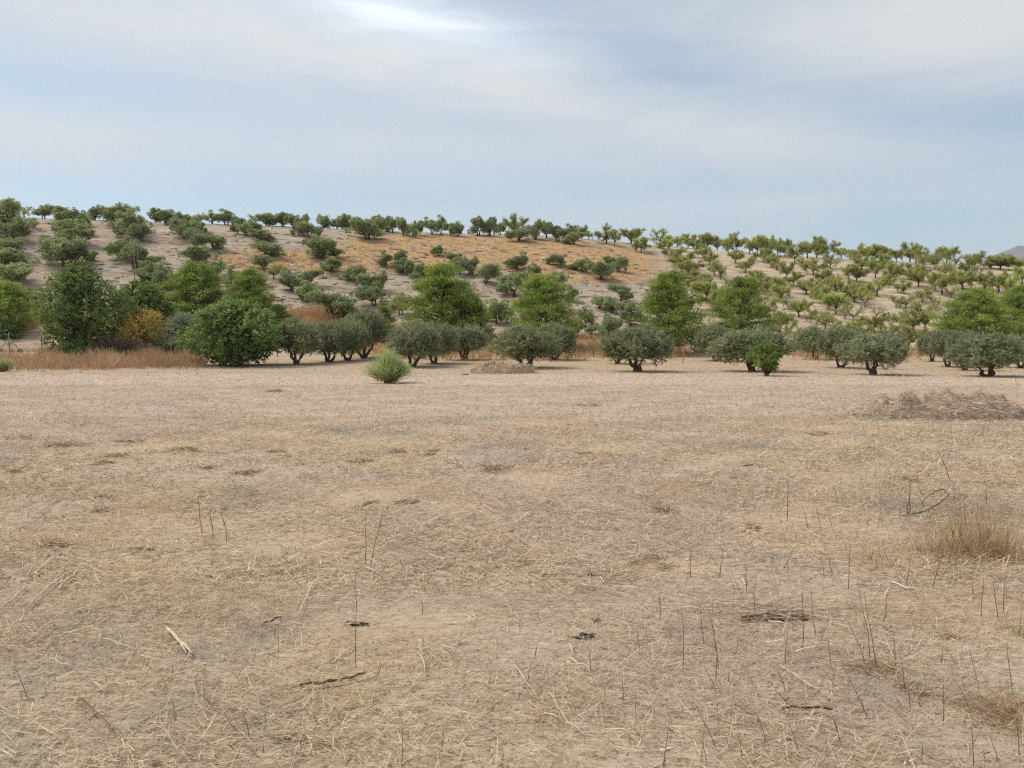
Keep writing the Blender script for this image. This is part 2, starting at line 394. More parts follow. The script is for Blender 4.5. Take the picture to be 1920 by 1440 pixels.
GRASS_LOW = [(520, 590), (600, 572), (720, 600), (740, 640), (1140, 628), (1300, 650), (1290, 673), (860, 676), (700, 668), (560, 655), (520, 615)]
GRASS_R = [(1480, 640), (1700, 655), (1740, 674), (1500, 676)]
def soft_mask(polys):
    m = np.zeros(len(gpx))
    for jx, jy in ((0, 0), (26, 5), (-26, 5), (26, -5), (-26, -5), (13, 10), (-13, 10), (13, -10), (-13, -10), (48, 0), (-48, 0)):
        k = np.zeros(len(gpx), bool)
        for p in polys: k |= in_poly(gpx + jx, gpy + jy, p)
        m += k / 11
    return m
vis = (YY.ravel() > 45) & (YY.ravel() < 152)
dry = soft_mask([GRASS_UP, GRASS_L, GRASS_LOW, GRASS_R]) * vis
hillm = smooth((YY.ravel() - 60) / 6)
uu = np.clip(XX.ravel() / np.maximum(YY.ravel(), 20), -1, 1)
orch = smooth((gpx - (1215 + (gpy - 460) * .45)) / 40) * vis
orthx = in_poly(gpx, gpy, [(-90, 606), (150, 606), (170, 668), (-90, 676)]) * vis; orch = np.maximum(orch, orthx)
tanm = smooth((YY.ravel() - 39 - 1.2 * np.sin(XX.ravel() * .25)) / 4)
nx, ny = len(xs), len(ys)
ii = (np.arange(ny - 1)[:, None] * nx + np.arange(nx - 1)[None]).ravel()
gm = mk_mesh('ground', np.stack([XX.ravel(), YY.ravel(), ZZ.ravel()], 1), np.stack([ii, ii + 1, ii + nx + 1, ii + nx], 1), M['ground'],
             {'dry': dry, 'hill': hillm, 'orchard': orch, 'tan': tanm}, smooth_shade=True)
tag(link('ground', gm), 'dry mown field rising into a pale ploughed hillside', 'ground', kind='structure')

# far mountain
mx_ = np.linspace(1500, 5000, 90); md = np.linspace(0, 1, 14)
MV = []; YM = 4300.0
for j, d in enumerate(md):
    for i, x in enumerate(mx_):
        ridge = np.interp(x, [1500, 2400, 2620, 2850, 3100, 3600, 4300, 5000], [20, 260, 470, 522, 540, 575, 540, 400]) + 14 * math.sin(x * .021) + 9 * math.sin(x * .05 + 2)
        MV.append((x, YM + (d - .5) * 1600, -2 + ridge * math.sin(math.pi * d) ** 1.0 * (1 + .05 * math.sin(x * .013 + d * 9))))
ii = (np.arange(13)[:, None] * 90 + np.arange(89)[None]).ravel()
tag(link('mountain', mk_mesh('mountain', MV, np.stack([ii, ii + 1, ii + 91, ii + 90], 1), M['mountain'], smooth_shade=True)),
    'distant bluish mountain ridge on the right horizon', 'mountain', kind='structure')

hm, ht, hout = new_mat('haze'); pv = ht.node('ShaderNodeVolumePrincipled'); pv.inputs['Color'].default_value = (.80, .87, 1, 1); pv.inputs['Density'].default_value = 0.00011; pv.inputs['Anisotropy'].default_value = 0.2
ht.l.new(pv.outputs[0], hout.inputs['Volume'])
hb = 6800.0; hv = [(x, y, z) for z in (-40, 640) for x, y in ((-hb, -hb), (hb, -hb), (hb, hb), (-hb, hb))]
tag(link('haze', mk_mesh('haze', hv, [(3, 2, 1, 0), (4, 5, 6, 7), (0, 1, 5, 4), (1, 2, 6, 5), (2, 3, 7, 6), (3, 0, 4, 7)], hm)), 'thin pale haze in the air over the whole valley', 'haze', kind='stuff')

# ------------------------------------------------------------------ tree builders: each returns [(part name, mesh)...], size 1 m wide and 1 m tall where told so
def cloud(r, lobes, nsh, nlf, slen, ll, lw, up=.5, inner=.45, spread=.9, centre=None):
    lobes = np.asarray(lobes, float); wt = lobes[:, 3:].prod(1) ** (2 / 3); wt /= wt.sum()
    k = r.choice(len(lobes), nsh, p=wt); c = lobes[k, :3]; rad = lobes[k, 3:]
    d = runit(r, nsh)
    d = unit(d + 0.35 * unit(c - (lobes[:, :3].mean(0) if centre is None else np.asarray(centre)) + 1e-6))
    f = inner + (1 - inner) * r.random(nsh) ** .6
    p = c + d * rad * f[:, None]
    sd = unit(d * .8 + np.array([0, 0, up]) + runit(r, nsh) * .45)
    t = r.random((nsh, nlf)); L = slen * r.uniform(.6, 1.3, (nsh, 1))
    P = (p[:, None] + sd[:, None] * (t * L)[..., None]).reshape(-1, 3)
    D = unit(np.repeat(sd, nlf, 0) * .55 + runit(r, nsh * nlf) * spread)
    n = len(P)
    V, Q = leaves(P, D, ll * r.uniform(.7, 1.25, n), lw * r.uniform(.7, 1.25, n), r, np.repeat(unit(d + np.array([0, 0, .35])), nlf, 0))
    a = np.clip(np.repeat(r.random(nsh), nlf) * .6 + r.random(n) * .4, 0, 1)
    return V, Q, np.repeat(a, 4)
def crown_mesh(name, parts, mat):
    mb = MB()
    for V, Q, a in parts: mb.add(V, Q, a=a)
    return mb.mesh(name, mat)
def curve(a, b, r, n=4, wob=.06):
    a = np.array(a, float); b = np.array(b, float); L = np.linalg.norm(b - a)
    return [tuple(a + (b - a) * t + (r.normal(size=3) * wob * L if 0 < t < 1 else 0)) for t in np.linspace(0, 1, n)]

def front_olive(seed, lift=0.0):          # about 3.4 wide, 2.7 tall; low dense dome on two to four leaning stems
    r = np.random.default_rng(seed); W, H = 3.4, 2.7
    lobes = []
    for i in range(26):
        a = 2 * math.pi * (i / 26) * 5 + r.uniform(-.4, .4); q = r.uniform(.35, 1.0)
        lobes.append((math.cos(a) * W * .36 * q, math.sin(a) * W * .36 * q, H * (.37 + lift + .24 * (1 - q ** 2) + r.uniform(-.10, .12)), *(W * r.uniform(.10, .19, 2)), H * r.uniform(.13, .23)))
    lobes.append((0, 0, H * (.48 + lift), W * .33, W * .33, H * .32))
    V, Q, a = cloud(r, lobes, 2300, 13, .28, .13, .038, .45, .5)
    mb = MB(); n = int(r.integers(2, 4))
    for i in range(n):
        an = 2 * math.pi * i / n + r.uniform(-.5, .5) + .2; ex = (math.cos(an) * .62, math.sin(an) * .4, H * .30)
        pts = curve((math.cos(an) * .07, math.sin(an) * .07, -.05), ex, r, 5, .05)
        mb.tube(pts, np.linspace(.105, .06, 5) * r.uniform(.85, 1.15), 8)
        for j in range(3):
            e = (ex[0] * 1.0 + r.normal() * .5, ex[1] + r.normal() * .5, H * r.uniform(.6, .8))
            mb.tube(curve(ex, e, r, 4), [.05, .038, .025, .012], 6)
    mb.tube([(0, 0, -.08), (0, 0, .06), (.02, 0, .16)], [.17, .13, .08], 9)
    return [('trunk', mb.mesh('olive_trunk', M['bark'])), ('crown', crown_mesh('olive_crown', [(V, Q, a)], M['olive_leaf']))]
def hill_olive(seed):           # about 3.2 wide, 2.9 tall; several separate puffs on forking stems
    r = np.random.default_rng(seed); W, H = 3.2, 2.9; nl = int(r.integers(4, 7)); lobes = []; mb = MB()
    for i in range(nl):
        a = 2 * math.pi * i / nl + r.uniform(-.5, .5); q = r.uniform(.5, 1.05)
        c = np.array([math.cos(a) * W * .33 * q, math.sin(a) * W * .30 * q, H * r.uniform(.27, .72)])
        rd = W * r.uniform(.12, .18); lobes.append((*c, rd, rd, rd * r.uniform(.8, 1.05)))
        k = (c[0] * .25, c[1] * .25, H * .2)
        mb.tube(curve(k, tuple(c), r, 4), [.07, .055, .04, .02], 5)
        for j in range(4):
            o = c + r.normal(size=3) * rd * np.array([.85, .85, .7]); o[2] = max(o[2], H * .17); q2 = rd * r.uniform(.45, .7)
            lobes.append((*o, q2, q2, q2 * .85)); mb.tube([tuple(c), tuple(o)], [.025, .012], 4)
    lobes.append((0, 0, H * .58, W * .17, W * .17, H * .2))
    V, Q, a = cloud(r, lobes, 1250, 9, .20, .16, .066, .3, .55)
    for sx in (-.13, .13): mb.tube(curve((sx * .6, 0, -.2), (sx * 1.8, 0, H * .25), r, 3), [.13, .10, .07], 7)
    return [('trunk', mb.mesh('hill_olive_trunk', M['bark'])), ('crown', crown_mesh('hill_olive_crown', [(V, Q, a)], M['olive_hill_leaf']))]
def almond(seed, dens=1.0, bark='almond_bark'):  # about 2.8 wide, 2.8 tall; vase of open branches
    r = np.random.default_rng(seed); W, H = 2.8, 2.8; mb = MB(); tips = []
    top = (r.normal() * .06, r.normal() * .06, H * .21)
    mb.tube([(0, 0, -.2), (r.normal() * .02, 0, H * .10), top], [.10, .085, .075], 7)
    nb = int(r.integers(4, 6))
    for i in range(nb):
        a = 2 * math.pi * i / nb + r.uniform(-.4, .4); e = (math.cos(a) * W * r.uniform(.22, .34), math.sin(a) * W * r.uniform(.2, .32), H * r.uniform(.32, .62))
        mb.tube(curve(top, e, r, 4, .07), [.065, .055, .045, .034], 5)
        for j in range(2):
            s0 = np.array(top) + (np.array(e) - np.array(top)) * r.uniform(.5, 1.0); e2 = s0 + unit(np.array([math.cos(a), math.sin(a), -.25]) + r.normal(size=3) * .4) * r.uniform(.3, .55)
            mb.tube([tuple(s0), tuple(e2)], [.018, .007], 3); tips.append((s0, e2))
        for j in range(4):
            s0 = np.array(top) + (np.array(e) - np.array(top)) * r.uniform(.3, .95); d = unit(np.array([0, 0, .75]) + r.normal(size=3) * .6)
            e2 = s0 + d * r.uniform(.35, .75); mb.tube([tuple(s0), tuple(e2)], [.02, .008], 3); tips.append((s0, e2))
        for j in range(int(r.integers(3, 5))):
            d = unit(np.array([math.cos(a) * .8, math.sin(a) * .8, .55]) + r.normal(size=3) * .8)
            e2 = np.array(e) + d * r.uniform(.3, .6); mb.tube(curve(e, e2, r, 3, .06), [.03, .02, .011], 4); tips.append((np.array(e), e2))
            for q in range(2):
                d2 = unit(d + r.normal(size=3) * .6); e3 = e2 + d2 * r.uniform(.2, .45); mb.tube([tuple(e2), tuple(e3)], [.012, .006], 3); tips.append((e2, e3))
    parts = [('trunk', mb.mesh('almond_trunk', M[bark]))]
    if dens > 0:
        P = []; D = []
        for (p, q) in tips:
            n = int(37 * dens * r.uniform(.6, 1.3)); t = r.uniform(.15, 1.05, (n, 1))
            P.append(p + (q - p) * t + r.normal(size=(n, 3)) * .10); D.append(unit((q - p)[None] * .8 + runit(r, n) * .9))
        P = np.concatenate(P); n = len(P)
        V, Q = leaves(P, np.concatenate(D), .15 * r.uniform(.7, 1.3, n), .062 * r.uniform(.7, 1.3, n), r, unit(P - np.array([0, 0, H * .3])) + np.array([0, 0, .5]))
        parts.append(('crown', mk_mesh('almond_crown', V, Q, M['almond_leaf'], {'rnd': np.repeat(r.random(n), 4)})))
    return parts
def pine(seed, tall=1.0):       # about 4.6 wide, 5.6 tall; feathery clumps on whorled boughs
    r = np.random.default_rng(seed); W, H = 4.6, 5.6; mb = MB(); P = []; D = []; NG = []
    mb.tube(curve((0, 0, -.2), (r.normal() * .15, r.normal() * .15, H * .9), r, 6, .015), [.15, .13, .11, .085, .05, .02], 8)
    lv = 11
    for i in range(lv):
        z0 = H * (.13 + .83 * i / (lv - 1)); f = z0 / H
        prof = W * .5 * min(1.0, ((1.02 - f) / .70)) ** .62 * (1.0 if f > .32 else .62 + f * 1.2)
        prof = max(prof, .18); nb = 9 if i < lv - 2 else 6
        for b in range(nb):
            a = 2 * math.pi * b / nb + i * .7 + r.uniform(-.3, .3); L = prof * r.uniform(.72, 1.1)
            z = z0 + r.uniform(-.3, .3) * (1 if f < .85 else .4); e = np.array([math.cos(a) * L, math.sin(a) * L, z + L * r.uniform(.08, .38)]); s0 = np.array([0, 0, z])
            mb.tube(curve(s0, e, r, 3, .05), [.045, .03, .012], 4)
            ncl = 8
            for k in range(ncl):
                t = r.uniform(.35, 1.05); c = s0 + (e - s0) * t + r.normal(size=3) * np.array([.22, .22, .16]) * (.6 + t * .5)
                nt = 34; q = c + r.normal(size=(nt, 3)) * np.array([.15, .15, .11])
                P.append(q); NG.append(unit((q - c) * 4 + np.array([math.cos(a), math.sin(a), .8]) * .7)); D.append(unit(runit(r, nt) * .8 + np.array([math.cos(a) * .4, math.sin(a) * .4, .75])))
    P = np.concatenate(P); D = np.concatenate(D); n = len(P)
    V, Q = leaves(P, D, .21 * r.uniform(.7, 1.3, n), .046 * r.uniform(.7, 1.3, n), r, np.concatenate(NG))
    a = np.clip(np.repeat(r.random(n // 34 + 1), 34)[:n] * .55 + r.random(n) * .45, 0, 1)
    return [('trunk', mb.mesh('pine_trunk', M['bark'])), ('crown', mk_mesh('pine_crown', V, Q, M['pine_leaf'], {'rnd': np.repeat(a, 4)}))]
def broad(seed, W, H, leafmat, ll, lw, nsh, nl=22, low=.16, nlf=10, point=.9, stems=3, slen=.35, name='broadleaf'):
    r = np.random.default_rng(seed); lobes = []; mb = MB()
    for i in range(nl):
        f = low + (1 - low) * (i + .5) / nl; a = i * 2.4 + r.uniform(-.5, .5)
        prof = math.sin(math.pi * min(1, max(0.05, (f - low) / (1 - low) * .86 + .12)) ** point)
        q = r.uniform(.45, 1.05) * .36 * W * prof
        rd = W * r.uniform(.10, .17) * (.7 + .5 * prof)
        c = (math.cos(a) * q, math.sin(a) * q, f * H - rd * .6 if f > .85 else f * H)
        lobes.append((*c, rd, rd, rd * .85))
        mb.tube(curve((c[0] * .1, c[1] * .1, max(.1, c[2] * .35)), c, r, 4), [.06, .045, .03, .012], 5)
    lobes.append((0, 0, H * .48, W * .20, W * .20, H * .26))
    V, Q, a = cloud(r, lobes, nsh, nlf, slen, ll, lw, .35, .45, .8)
    for i in range(stems):
        an = 2 * math.pi * i / stems + .4
        mb.tube(curve((math.cos(an) * .10, math.sin(an) * .10, -.1), (math.cos(an) * W * .13, math.sin(an) * W * .13, H * .45), r, 5, .03), np.linspace(.12, .05, 5), 7)
    return [('trunk', mb.mesh(name + '_trunk', M['bark'])), ('crown', crown_mesh(name + '_crown', [(V, Q, a)], M[leafmat]))]
def broom(seed, W, H, n, mat, base_mat, wd=.014, seg=3, lean=.55, name='broom'):
    """upright fan of fine green switches over brown stems"""
    r = np.random.default_rng(seed)
    a = r.uniform(0, 2 * math.pi, n); q = r.random(n) ** .6
    nc = 16; ca = r.uniform(0, 2 * math.pi, nc); cq = r.random(nc) ** .5; ch = r.uniform(.68, 1.06, nc); ck = r.integers(0, nc, n)
    wob = r.normal(size=(2, n)) * .20; tipx = (np.cos(ca[ck]) * cq[ck] + wob[0]) * W / 2; tipy = (np.sin(ca[ck]) * cq[ck] + wob[1]) * W / 2
    q = np.minimum(1.1, np.hypot(tipx, tipy) / (W / 2)); tz = H * (1 - .38 * q ** 2) * ch[ck] * r.uniform(.70, 1.04, n)
    st = np.stack([tipx * .28 + r.normal(size=n) * .04, tipy * .28 + r.normal(size=n) * .04, tz * r.uniform(.05, .65, n)], 1)
    tip = np.stack([tipx, tipy, tz], 1); D = tip - st; L = np.linalg.norm(D, axis=1)
    V, Q, idx, tt = ribbons(st, D + runit(r, n) * .25 * L[:, None], L, wd, r, .16, seg)
    crown = mk_mesh(name + '_switches', V, Q, mat, {'rnd': np.clip(r.random(n)[idx] * .5 + tt * .5, 0, 1)})
    mb = MB()
    for i in range(26):
        an = r.uniform(0, 6.28); qq = r.random() ** .6; e = (math.cos(an) * qq * W * .34, math.sin(an) * qq * W * .34, H * r.uniform(.4, .6))
        mb.tube(curve((e[0] * .18, e[1] * .18, -.05), e, r, 4, .06), [.022, .016, .011, .006], 4)
    return [('stems', mb.mesh(name + '_stems', base_mat)), ('crown', crown)]

def place(name, parts, loc, sxy, sz, rot, label, cat, group=None):
    o = bpy.data.objects.new(name, None); COL.objects.link(o); o.empty_display_size = .3
    o.location = loc; o.rotation_euler = (0, 0, rot); o.scale = (sxy, sxy, sz); o.rotation_euler = (float(rng.normal() * .03), float(rng.normal() * .03), rot); tag(o, label, cat, group)
    for pn, me in parts: link(pn, me, o)
    return o
_size = {}
def size_of(me):
    if me.name not in _size:
        c = np.empty(len(me.vertices) * 3, np.float32); me.vertices.foreach_get('co', c); c = c.reshape(-1, 3); rr = np.hypot(c[:, 0], c[:, 1])
        _size[me.name] = (.5 * sum(np.percentile(c[:, a], 98.5) - np.percentile(c[:, a], 1.5) for a in (0, 1)), float(np.percentile(c[:, 2], 99.6)))
    return _size[me.name]
def px_place(name, parts, W, H, px, by, ty, wpx, label, cat, group=None, rot=None, k=1.0):
    p = at(px, by); m = p.y / F
    W, H = size_of(parts[-1][1]) if len(parts[-1][1].vertices) > 400 else (W, H)
    return place(name, parts, p, wpx * m / W * k, (by - ty) * m / H, float(rng.uniform(0, 6.28)) if rot is None else rot, label, cat, group)

ORD = ['first', 'second', 'third', 'fourth', 'fifth', 'sixth', 'seventh', 'eighth', 'ninth', 'tenth', 'eleventh', 'twelfth', 'thirteenth', 'fourteenth', 'fifteenth']
NUM = ['zero', 'one', 'two', 'three', 'four', 'five', 'six', 'seven', 'eight', 'nine', 'ten', 'eleven', 'twelve', 'thirteen', 'fourteen', 'fifteen']
def number_labels(keys, xs_):
    """keys: the phrase of each thing; those that share a phrase are told apart by their order from the left"""
    out = [None] * len(keys)
    for k in set(keys):
        ids = sorted([i for i in range(len(keys)) if keys[i] == k], key=lambda i: xs_[i])
        for j, i in enumerate(ids):
            if len(ids) == 1: out[i] = k
            elif len(ids) == 2: out[i] = k + (', the left of two' if j == 0 else ', the right of two')
            else: out[i] = k + ', ' + ('leftmost' if j == 0 else 'rightmost' if j == len(ids) - 1 else ORD[j] + ' from left')
    return out
LAND = [(20, 'left-edge pine'), (150, 'tall dark broadleaf tree'), (262, 'yellow bush'), (372, 'left pine of the pair'), (475, 'right pine of the pair'),
        (628, 'olives by the broom'), (722, 'pale broom bush'), (835, 'broadest pine'), (1015, 'pine behind twin olives'), (1130, 'braced fence posts'), (1257, 'tallest pine'),
        (1385, 'round-topped pine'), (1530, 'brown-suckered olive'), (1640, 'V-stemmed front olive'), (1740, 'gap in the olive line'), (1822, 'yellow-green pine'), (1912, 'right-edge pine')]
def land(x): return min(LAND, key=lambda l: abs(l[0] - x))[1]

# ------------------------------------------------------------------ front row of olives (photo pixels: x, base, top, width)
FO = [front_olive(100 + i, (.06, .05, 0, .07, .01, .03)[i]) for i in range(6)]
front = [
    (556, 683, 598, 84, 'dark olive on V-shaped stems right of the big-leaved bush'),
    (616, 679, 604, 76, 'middle olive of the three with thin leaning stems, left of the broom'),
    (652, 676, 602, 70, 'olive on two crossing stems just left of the tall-crowned olive'),
    (682, 672, 582, 84, 'tall-crowned dark olive close behind the broom bush on its left'),
    (775, 688, 604, 90, 'front olive with single upright trunk, right of the pale broom bush'),
    (815, 682, 606, 84, 'olive on spreading stems, middle of the clump in front of the broadest pine'),
    (872, 675, 610, 82, 'rightmost olive of the clump in front of the broadest pine'),
    (985, 690, 611, 112, 'wide olive with two bent stems behind the soil heap'),
    (1040, 675, 609, 74, 'dark round olive behind the right side of the soil-heap olive'),
    (1195, 697, 612, 108, 'lone round olive on a short trunk in front of the tallest pine'),
    (1158, 682, 618, 56, 'dark olive peeping out left behind the lone round olive'),
    (1342, 677, 611, 68, 'olive behind the left shoulder of the widest dark olive'),
    (1410, 697, 615, 132, 'widest dark olive with forked black stems behind the bright sapling'),
    (1527, 674, 612, 66, 'leftmost olive of three left of the V-stemmed front olive'),
    (1577, 690, 616, 72, 'olive with reddish-brown suckers at its foot beside the V-stemmed olive'),
    (1637, 703, 624, 106, 'front olive on a clear V-shaped fork, right of the brown suckers'),
    (1746, 678, 621, 44, 'small dark olive at the left end of the right-hand clump'),
    (1778, 688, 620, 66, 'grey olive with two short stems left of the large right-hand olive'),
    (1808, 695, 622, 62, 'olive half hidden behind the left of the large right-hand olive'),
    (1855, 706, 625, 122, 'large olive on a bundle of stems near the right edge'),
    (1914, 690, 628, 66, 'olive cut off by the right edge of the picture'),
]
for i, (x, b, t_, wd, lab) in enumerate(front):
    px_place('olive_tree', FO[i % 6], 3.4, 2.72, x, b, t_, wd, lab, 'olive tree', 'olives along the far edge of the field', k=.98)
# ------------------------------------------------------------------ pines behind them
PN = [pine(200 + i) for i in range(4)]
pines = [
    (18, 625, 530, 92, 'round pine cut off by the left edge'), (372, 612, 493, 108, 'left pine of the touching pair, behind the grey bush'),
    (472, 618, 507, 92, 'right pine of the touching pair, above the big-leaved bush'), (522, 622, 572, 44, 'small pine low beside the right pine of the pair'),
    (832, 645, 499, 132, 'broadest pine, rising over the middle olive clump'), (884, 642, 553, 62, 'small pine under the right side of the broadest pine'),
    (1014, 655, 517, 112, 'bushy pine behind the twin olives at the soil heap'), (1257, 664, 511, 108, 'tallest pine, its skirt reaching the ground by a fence post'),
    (1386, 650, 521, 108, 'round-topped pine right of the tallest pine'), (1822, 658, 544, 116, 'broad yellow-green pine behind the right-hand olives'),
    (1914, 655, 536, 84, 'dark pine cut off by the right edge'), (720, 640, 574, 38, 'young yellow-green pine behind the broom bush'),
]
for i, (x, b, t_, wd, lab) in enumerate(pines):
    px_place('pine_tree', PN[i % 4], 4.5, 5.75, x, b, t_, wd, lab, 'pine tree', 'pines along the foot of the hill')
# ------------------------------------------------------------------ other trees and bushes of the left corner
p = broad(300, 5.2, 6.2, 'broadleaf', .15, .095, 2600, 30, .10, 11, .85, 3)
px_place('broadleaf_tree', p, 5.2, 6.2, 152, 672, 494, 152, 'tall dark green broadleaf tree standing in the rusty grass', 'tree')
p = broad(301, 3.6, 3.0, 'broadleaf', .15, .10, 1400, 18, .08, 10, .8, 3, name='bright')
px_place('broadleaf_tree', p, 3.6, 3.0, 268, 632, 529, 104, 'bright green leafy tree between the tall dark tree and the pines', 'tree')
p = broad(302, 5.4, 4.2, 'fig_leaf', .17, .125, 2700, 34, .20, 8, .85, 6, .45, name='fig')
px_place('fig_tree', p, 5.4, 4.2, 446, 686, 566, 158, 'large-leaved fresh green fig tree at the end of the rusty grass', 'tree')
p = broad(303, 2.0, 2.3, 'young_leaf', .15, .085, 420, 14, .22, 9, .9, 1, .25, name='sapling')
px_place('sapling', p, 2.0, 2.3, 1436, 705, 638, 62, 'small vivid green sapling in front of the widest dark olive', 'tree')
p = broom(304, 1.7, 1.5, 2400, M['broom_leaf'], M['stalk'], .018)
px_place('broom_bush', p, 1.65, 1.45, 726, 718, 654, 70, 'pale grey-green broom bush alone at the field edge', 'bush')
p = broad(305, 3.0, 2.9, 'yellow_leaf', .12, .05, 900, 20, .10, 10, .75, 3, .4, name='yellow')
px_place('yellow_bush', p, 3.0, 2.9, 268, 668, 580, 104, 'golden yellow bush beside the tall dark broadleaf tree', 'bush')
p = broad(306, 3.2, 2.4, 'grey_leaf', .17, .045, 1100, 16, .05, 10, .7, 3, name='grey')
px_place('grey_bush', p, 3.2, 2.4, 348, 664, 588, 100, 'grey-green bush under the left pine of the pair', 'bush')
p = broom(307, 2.0, 1.7, 1400, M['broom_leaf'], M['bark'], .03, name='grey_switch')
px_place('grey_bush', p, 2.0, 1.7, 318, 668, 612, 62, 'pale switchy bush right of the golden yellow bush', 'bush')
p = broom(308, 3.0, 1.4, 1100, M['dry_twig'], M['bark'], .02, name='dry_twig')
px_place('dry_bush', p, 3.0, 1.4, 228, 672, 624, 100, 'leafless grey twiggy bush in front of the golden yellow bush', 'bush')
p = broom(309, 1.4, .8, 900, M['broom_leaf'], M['stalk'], .018, name='edge_weed')
px_place('green_weed', p, 1.4, .8, 4, 697, 668, 40, 'low pale green weed at the left edge beside rusty grass', 'weed')
p = broad(310, 2.2, 1.5, 'broadleaf', .14, .09, 420, 12, .05, 9, .7, 2, name='low_green')
px_place('green_bush', p, 2.2, 1.5, 12, 634, 606, 48, 'low dark green bush under the pine at the left edge', 'bush')
px_place('green_bush', p, 2.2, 1.5, 1322, 660, 612, 44, 'dark green bush between the tallest and the round-topped pine', 'bush')
px_place('green_bush', p, 2.2, 1.5, 128, 676, 642, 44, 'leafy bush at the foot of the tall dark broadleaf tree', 'bush')

# ------------------------------------------------------------------ hillside olives
HO = [hill_olive(400 + i) for i in range(14)]
hill = [(10,432,378,84),(22,455,409,62),(14,477,446,58),(15,499,467,64),(26,537,492,78),(58,574,532,42),(82,410,386,32),(110,413,386,38),(130,423,392,50),(156,426,394,30),
 (130,440,409,60),(142,461,424,56),(118,500,446,72),(150,494,463,44),(178,413,389,28),(201,414,387,28),(224,424,384,52),(242,443,394,56),(262,453,420,46),(222,488,443,50),
 (253,504,450,48),(286,504,479,34),(284,532,494,58),(311,546,496,52),(294,416,391,27),(313,422,392,36),(334,419,398,18),(350,415,399,18),(346,447,410,58),
 (375,441,412,24),(367,469,429,40),(400,468,435,40),(365,498,463,54),(398,419,396,28),(425,422,394,42),(445,439,409,24),(462,442,413,32),(479,434,414,34),
 (490,452,430,42),(502,422,397,38),(530,423,398,32),(549,427,403,32),(568,440,403,28),(561,442,417,28),(581,447,416,40),(500,482,452,52),(494,507,478,38),
 (535,522,497,28),(547,547,506,46),(582,537,507,40),(576,567,530,46),(433,539,500,38),(402,522,489,34),(603,485,441,52),(628,485,465,28),(620,510,483,38),
 (660,526,499,46),(680,543,510,34),(699,543,516,30),(716,547,508,32),(700,573,536,60),(724,583,559,32),(752,592,549,42),(628,602,549,80),
 (607,428,403,32),(632,428,405,26),(645,430,403,26),(658,430,405,28),(688,449,410,60),(706,437,404,30),(724,434,407,24),(736,436,408,26),(756,442,410,26),
 (774,445,414,18),(788,442,414,24),(810,440,407,30),(827,439,405,26),(845,443,419,24),(858,443,415,24),
 (722,499,470,34),(750,492,469,24),(753,512,485,40),(770,518,494,20),(788,527,494,34),(806,520,502,20),(852,492,473,30),(862,515,481,36),(885,516,482,28),
 (912,533,496,46),(968,507,476,48),(1000,520,496,30),(964,556,510,64),(1047,538,507,36),(1072,566,535,36),(1078,505,492,24),(1092,511,483,30),(1127,525,492,46),
 (1142,494,480,26),(1161,510,481,28),(930,607,562,54),(950,607,574,30),(1098,608,574,34),(1081,633,598,44),(1109,627,606,28),(915,652,606,30),
 (1165,565,534,42),(1124,579,554,36),(1147,588,557,38),(1182,612,566,48),(1142,634,589,48),(1685,662,624,28),
 (897,442,408,32),(919,443,408,24),(937,440,414,26),(973,452,427,48),(1004,449,412,28),(1024,447,416,28),(1046,453,418,36),(1068,450,421,30),(1076,459,436,42)]
def band(x, b, t_):
    cr = float(np.interp(x, _cx, _cy))
    if t_ < cr - 6: return 'on the skyline'
    q = (b - cr) / (671 - cr)
    return 'high up' if q < .26 else 'midway up' if q < .52 else 'low down' if q < .75 else 'at the hill foot'
keys = []
for (x, b, t_, wd) in hill:
    sz = 'small' if wd < 34 else 'large' if wd > 52 else 'middling'
    keys.append('%s olive %s above the %s' % (sz, band(x, b, t_), land(x)))
labs = number_labels(keys, [h[0] for h in hill])
for i, (x, b, t_, wd) in enumerate(hill):
    px_place('olive_tree', HO[(i * 5) % 14], 3.0, 2.75, x, b, t_, wd, labs[i], 'olive tree', 'olives scattered over the hillside')
shrubs = [(819,477,460,30,'low grey shrub alone in the rusty hill grass'),(1046,496,478,36,'low dark shrub in the grass right of the hill crest'),
          (1029,494,484,14,'tiny shrub left of the low dark shrub in hill grass')]
for i, (x, b, t_, wd, lab) in enumerate(shrubs):
    px_place('shrub', HO[(i + 3) % 9][1:], 3.0, 2.9, x, b + 3, t_, wd, lab, 'shrub')

# ------------------------------------------------------------------ almond orchard
AL = [almond(500 + i, 2.0) for i in range(8)]; AS = [almond(520 + i, .9) for i in range(3)]; AB = [almond(530 + i, .12, 'pale_bark') for i in range(2)]
